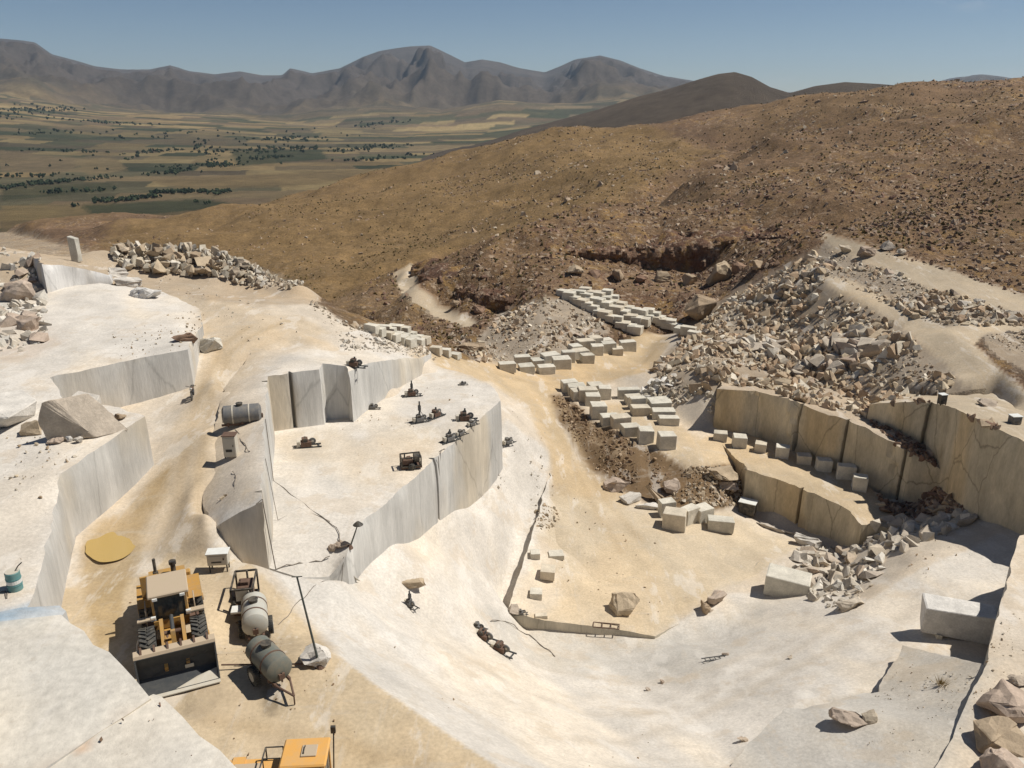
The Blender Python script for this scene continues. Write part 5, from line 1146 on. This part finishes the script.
wire_saw(358, 411, -.2, 'stone saw at the foot of the fractured wall on the middle bench', .9, .95)
wire_saw(373, 409, .1, 'small dark stone saw beside the fractured wall', .6)
wire_saw(412, 396, .3, 'stone drill with a short mast before the ribbed white wall', .85, 1.7, name='drill_rig')
wire_saw(420, 422, .5, 'drill rig with the tallest mast on the middle bench', .8, 2.2, name='drill_rig')
wire_saw(436, 417, .9, 'dark stone saw just right of the tall-mast drill rig', .85, 1.0)
wire_saw(465, 421, .2, 'bulky dark stone saw near the far corner of the middle bench', 1.0, 1.1)
wire_saw(450, 441, .7, 'stone saw with a bent mast at the rim of the tall white wall', .8, 1.2)
wire_saw(461, 437, .75, 'low stone saw on the rim rail of the tall white wall', .6)
wire_saw(472, 430, .75, 'second low stone saw along the rim rail of the tall white wall', .6)
wire_saw(508, 444, .8, 'blue-grey stone saw on the ramp under the tall white wall', .8)
wire_saw(463, 385, .2, 'tiny dark stone saw at the sandy head of the middle bench', .45)
wire_saw(484, 640, -.5, 'stone saw on short rails in the pit bottom', .95, .9)
wire_saw(501, 652, -.5, 'stone saw at the lower end of the rails in the pit bottom', .9)
wire_saw(478, 629, -.4, 'small stone saw at the upper end of the pit bottom rails', .6)
wire_saw(410, 606, -.7, 'tipped hand drill lying on the white dip slope', .6, 1.8, name='hand_drill')
wire_saw(521, 619, .1, 'dark pump at the tip of the ramp wall', .5, name='pump')
# slabs and a broken trough at the near end of the tall white wall
hrock('stone_slab', [PZ(333,572,-3.6), PZ(362,582,-4.6), PZ(340,565,-2.4), PZ(338,560,-2.2), PZ(332,566,-2.6), PZ(352,573,-3.6)], 'block_grey', 'thin grey slab leaning at the near end of the tall white wall', .01, 'stone slab')
rock_at(341, 548, (1.3,.8,.5), 'boulder', 'grey slab on the rim beside the lamp pole', 81, -.5, boxy=.95)
rock_at(333, 551, (.6,.5,.5), 'boulder', 'round dark stone beside the grey rim slab', 82)
# steel frame lying on the lip of the yellow floor
p = hit(606, 632); f = empty('scaffold_grille', p, -.15, label='flat rusty steel frame lying at the lip of the yellow floor', category='frame')
for y in (-.3, .3): MB().box((-.95,y-.03,.02),(.95,y+.03,.08)).build('long_bar', 'brownsteel', f, 0)
for x in (-.95, -.3, .35, .95): MB().box((x-.03,-.3,.03),(x+.03,.3,.09)).build('cross_bar', 'brownsteel', f, 0)
p = hit(715, 659); f = empty('steel_ladder', p, .2, label='short steel ladder lying on the white dip slope', category='ladder')
for y in (-.16, .16): MB().box((-.9,y-.025,.02),(.9,y+.025,.07)).build('rail', 'steel', f, 0)
for x in (-.7, -.35, 0, .35, .7): MB().box((x-.02,-.16,.03),(x+.02,.16,.07)).build('rung', 'steel', f, 0)
# barrel and hose at the left edge
p = hit(16, 590); b = empty('oil_barrel', p, 0, label='teal barrel with a white band standing at the bench edge', category='barrel')
MB().cyl((0,0,0),(0,0,.88),.29,20).build('drum', 'teal', b, .02, True)
for z in (.29, .58): MB().cyl((0,0,z-.02),(0,0,z+.02),.305,20).build('hoop', 'teal', b, 0)
MB().cyl((0,0,.36),(0,0,.52),.296,20).build('band', 'white', b, 0)
MB().cyl((0,0,.86),(0,0,.9),.27,20).build('lid', 'cabinet', b, 0)
MB().tube([(.1,0,.85),(.25,.1,1.1),(.42,.12,1.25)],.025).build('pump_handle', 'dark', b, 0)
cable([(0,594),(6,592),(8,600),(10,590)], 'dark hose coiled beside the teal barrel', .035, 'hose')
# parked motorcycle on the haul road, seen nose-on
p = hit(193, 398); m_ = empty('motorcycle', p, math.radians(-75), label='small dark motorcycle parked below the grey bench wall', category='motorcycle')
for x in (-.62, .62):
    t = MB().cyl((x,-.05,.3),(x,.05,.3),.3,20).build('wheel', 'rubber', m_, .02); MB().cyl((x,-.06,.3),(x,.06,.3),.16,12).build('hub', 'steel', t, 0)
MB().tube([(-.62,0,.3),(-.2,0,.55),(.35,0,.75),(.62,0,.3)],.035).tube([(.62,0,.3),(.42,0,1.0)],.03).build('frame', 'dark', m_, 0)
MB().box((-.2,-.13,.28),(.2,.13,.56)).build('engine', 'steel', m_, .02)
MB().box((-.05,-.14,.72),(.38,.14,.92), taper=(.7,.7)).build('fuel_tank', 'brownsteel', m_, .03)
MB().box((-.62,-.13,.74),(-.02,.13,.84)).build('seat', 'dark', m_, .03)
MB().tube([(.36,-.36,1.08),(.44,0,1.0),(.36,.36,1.08)],.02).build('handlebar', 'dark', m_, 0)
MB().cyl((.5,0,.88),(.6,0,.87),.09,12).build('headlight', 'white', m_, 0)
# puddle
P = [hit(*q) for q in [(88,548),(92,536),(104,529),(120,527),(132,534),(134,548),(126,560),(108,565),(94,560)]]
zp = min(q.z for q in P)+.14; mm, tt, bb = mat('muddy_water'); bb.inputs['Base Color'].default_value = (.40, .27, .085, 1); bb.inputs['Roughness'].default_value = .06; M['water'] = mm
bm = bmesh.new(); n = 72; cxy = sum((Vector((q.x, q.y)) for q in P), Vector((0, 0)))/len(P); vs_ = []
rad = np.array([math.hypot(q.x-cxy.x, q.y-cxy.y) for q in P]); ang = np.unwrap([math.atan2(q.y-cxy.y, q.x-cxy.x) for q in P])
if ang[-1] < ang[0]: ang, rad = ang[::-1], rad[::-1]
aa = np.linspace(ang[0], ang[0]+2*math.pi, n, endpoint=False); rr = np.interp(aa, np.append(ang, ang[0]+2*math.pi), np.append(rad, rad[0]))
for _ in range(14): rr = (np.roll(rr, 1)+rr*2+np.roll(rr, -1))/4
for t, r_ in zip(aa, rr):
    k = 1+.05*float(fbm(np.array(t*1.7), np.array(3.), 3, 3)); vs_.append(bm.verts.new((cxy.x+math.cos(t)*r_*k, cxy.y+math.sin(t)*r_*k, zp)))
f_ = bm.faces.new(vs_); bm.normal_update()
if f_.normal.z < 0: f_.normal_flip()
me = bpy.data.meshes.new('puddle'); bm.to_mesh(me); bm.free(); link('puddle', me, mm, kind='structure')

# dry tuft on the dusty ledge
R = np.random.default_rng(9); p = hit(941, 684); bb_ = MB()
for i in range(70):
    a = R.uniform(0, 6.28); r = abs(R.normal(0, .16)); l = R.uniform(.18, .42); bb_.cyl((r*math.cos(a), r*math.sin(a), 0), (r*math.cos(a)*2.1, r*math.sin(a)*2.1, l), .014, 4, .002)
M['straw'] = paint('dry_straw', (.30, .22, .09), .9, 0, .3)
o = bb_.build('dry_bush', 'straw', None, 0, label='small dry tuft of grass on the dusty ledge', category='bush'); o.location = p
for i, (a, d) in enumerate([((725,655),.35),((790,658),.3),((662,683),.32),((648,690),.28),((742,742),.4),((712,612),.3)]):
    rock_at(*a, (d*1.5, d, d*.8), 'boulder', ['squat dark stone beside the steel ladder','small stone uphill of the steel ladder','grey stone on the wash line of the dip slope','lone dark cobble on the dip slope','cobble at the corner of the dusty ledge','dark stone before the flat-topped boulder'][i], 120+i, i*.8, name='cobble')

# ================================================================== AIR
bm = bmesh.new(); bmesh.ops.create_cube(bm, size=1)
for v_ in bm.verts: v_.co = Vector((v_.co.x*32000, 6000+v_.co.y*17000, 235+v_.co.z*760))
hme = bpy.data.meshes.new('haze'); bm.to_mesh(hme); bm.free()
hm = bpy.data.materials.new('valley_haze'); hm.use_nodes = True; ht = hm.node_tree; ht.nodes.clear()
pv = ht.nodes.new('ShaderNodeVolumePrincipled'); pv.inputs['Color'].default_value = (.62, .80, 1, 1); pv.inputs['Density'].default_value = 4.0e-5
pv.inputs['Anisotropy'].default_value = .2
oo = ht.nodes.new('ShaderNodeOutputMaterial'); ht.links.new(pv.outputs[0], oo.inputs['Volume'])
link('haze', hme, hm, kind='stuff', label='pale blue haze over the valley and far mountains', category='haze')
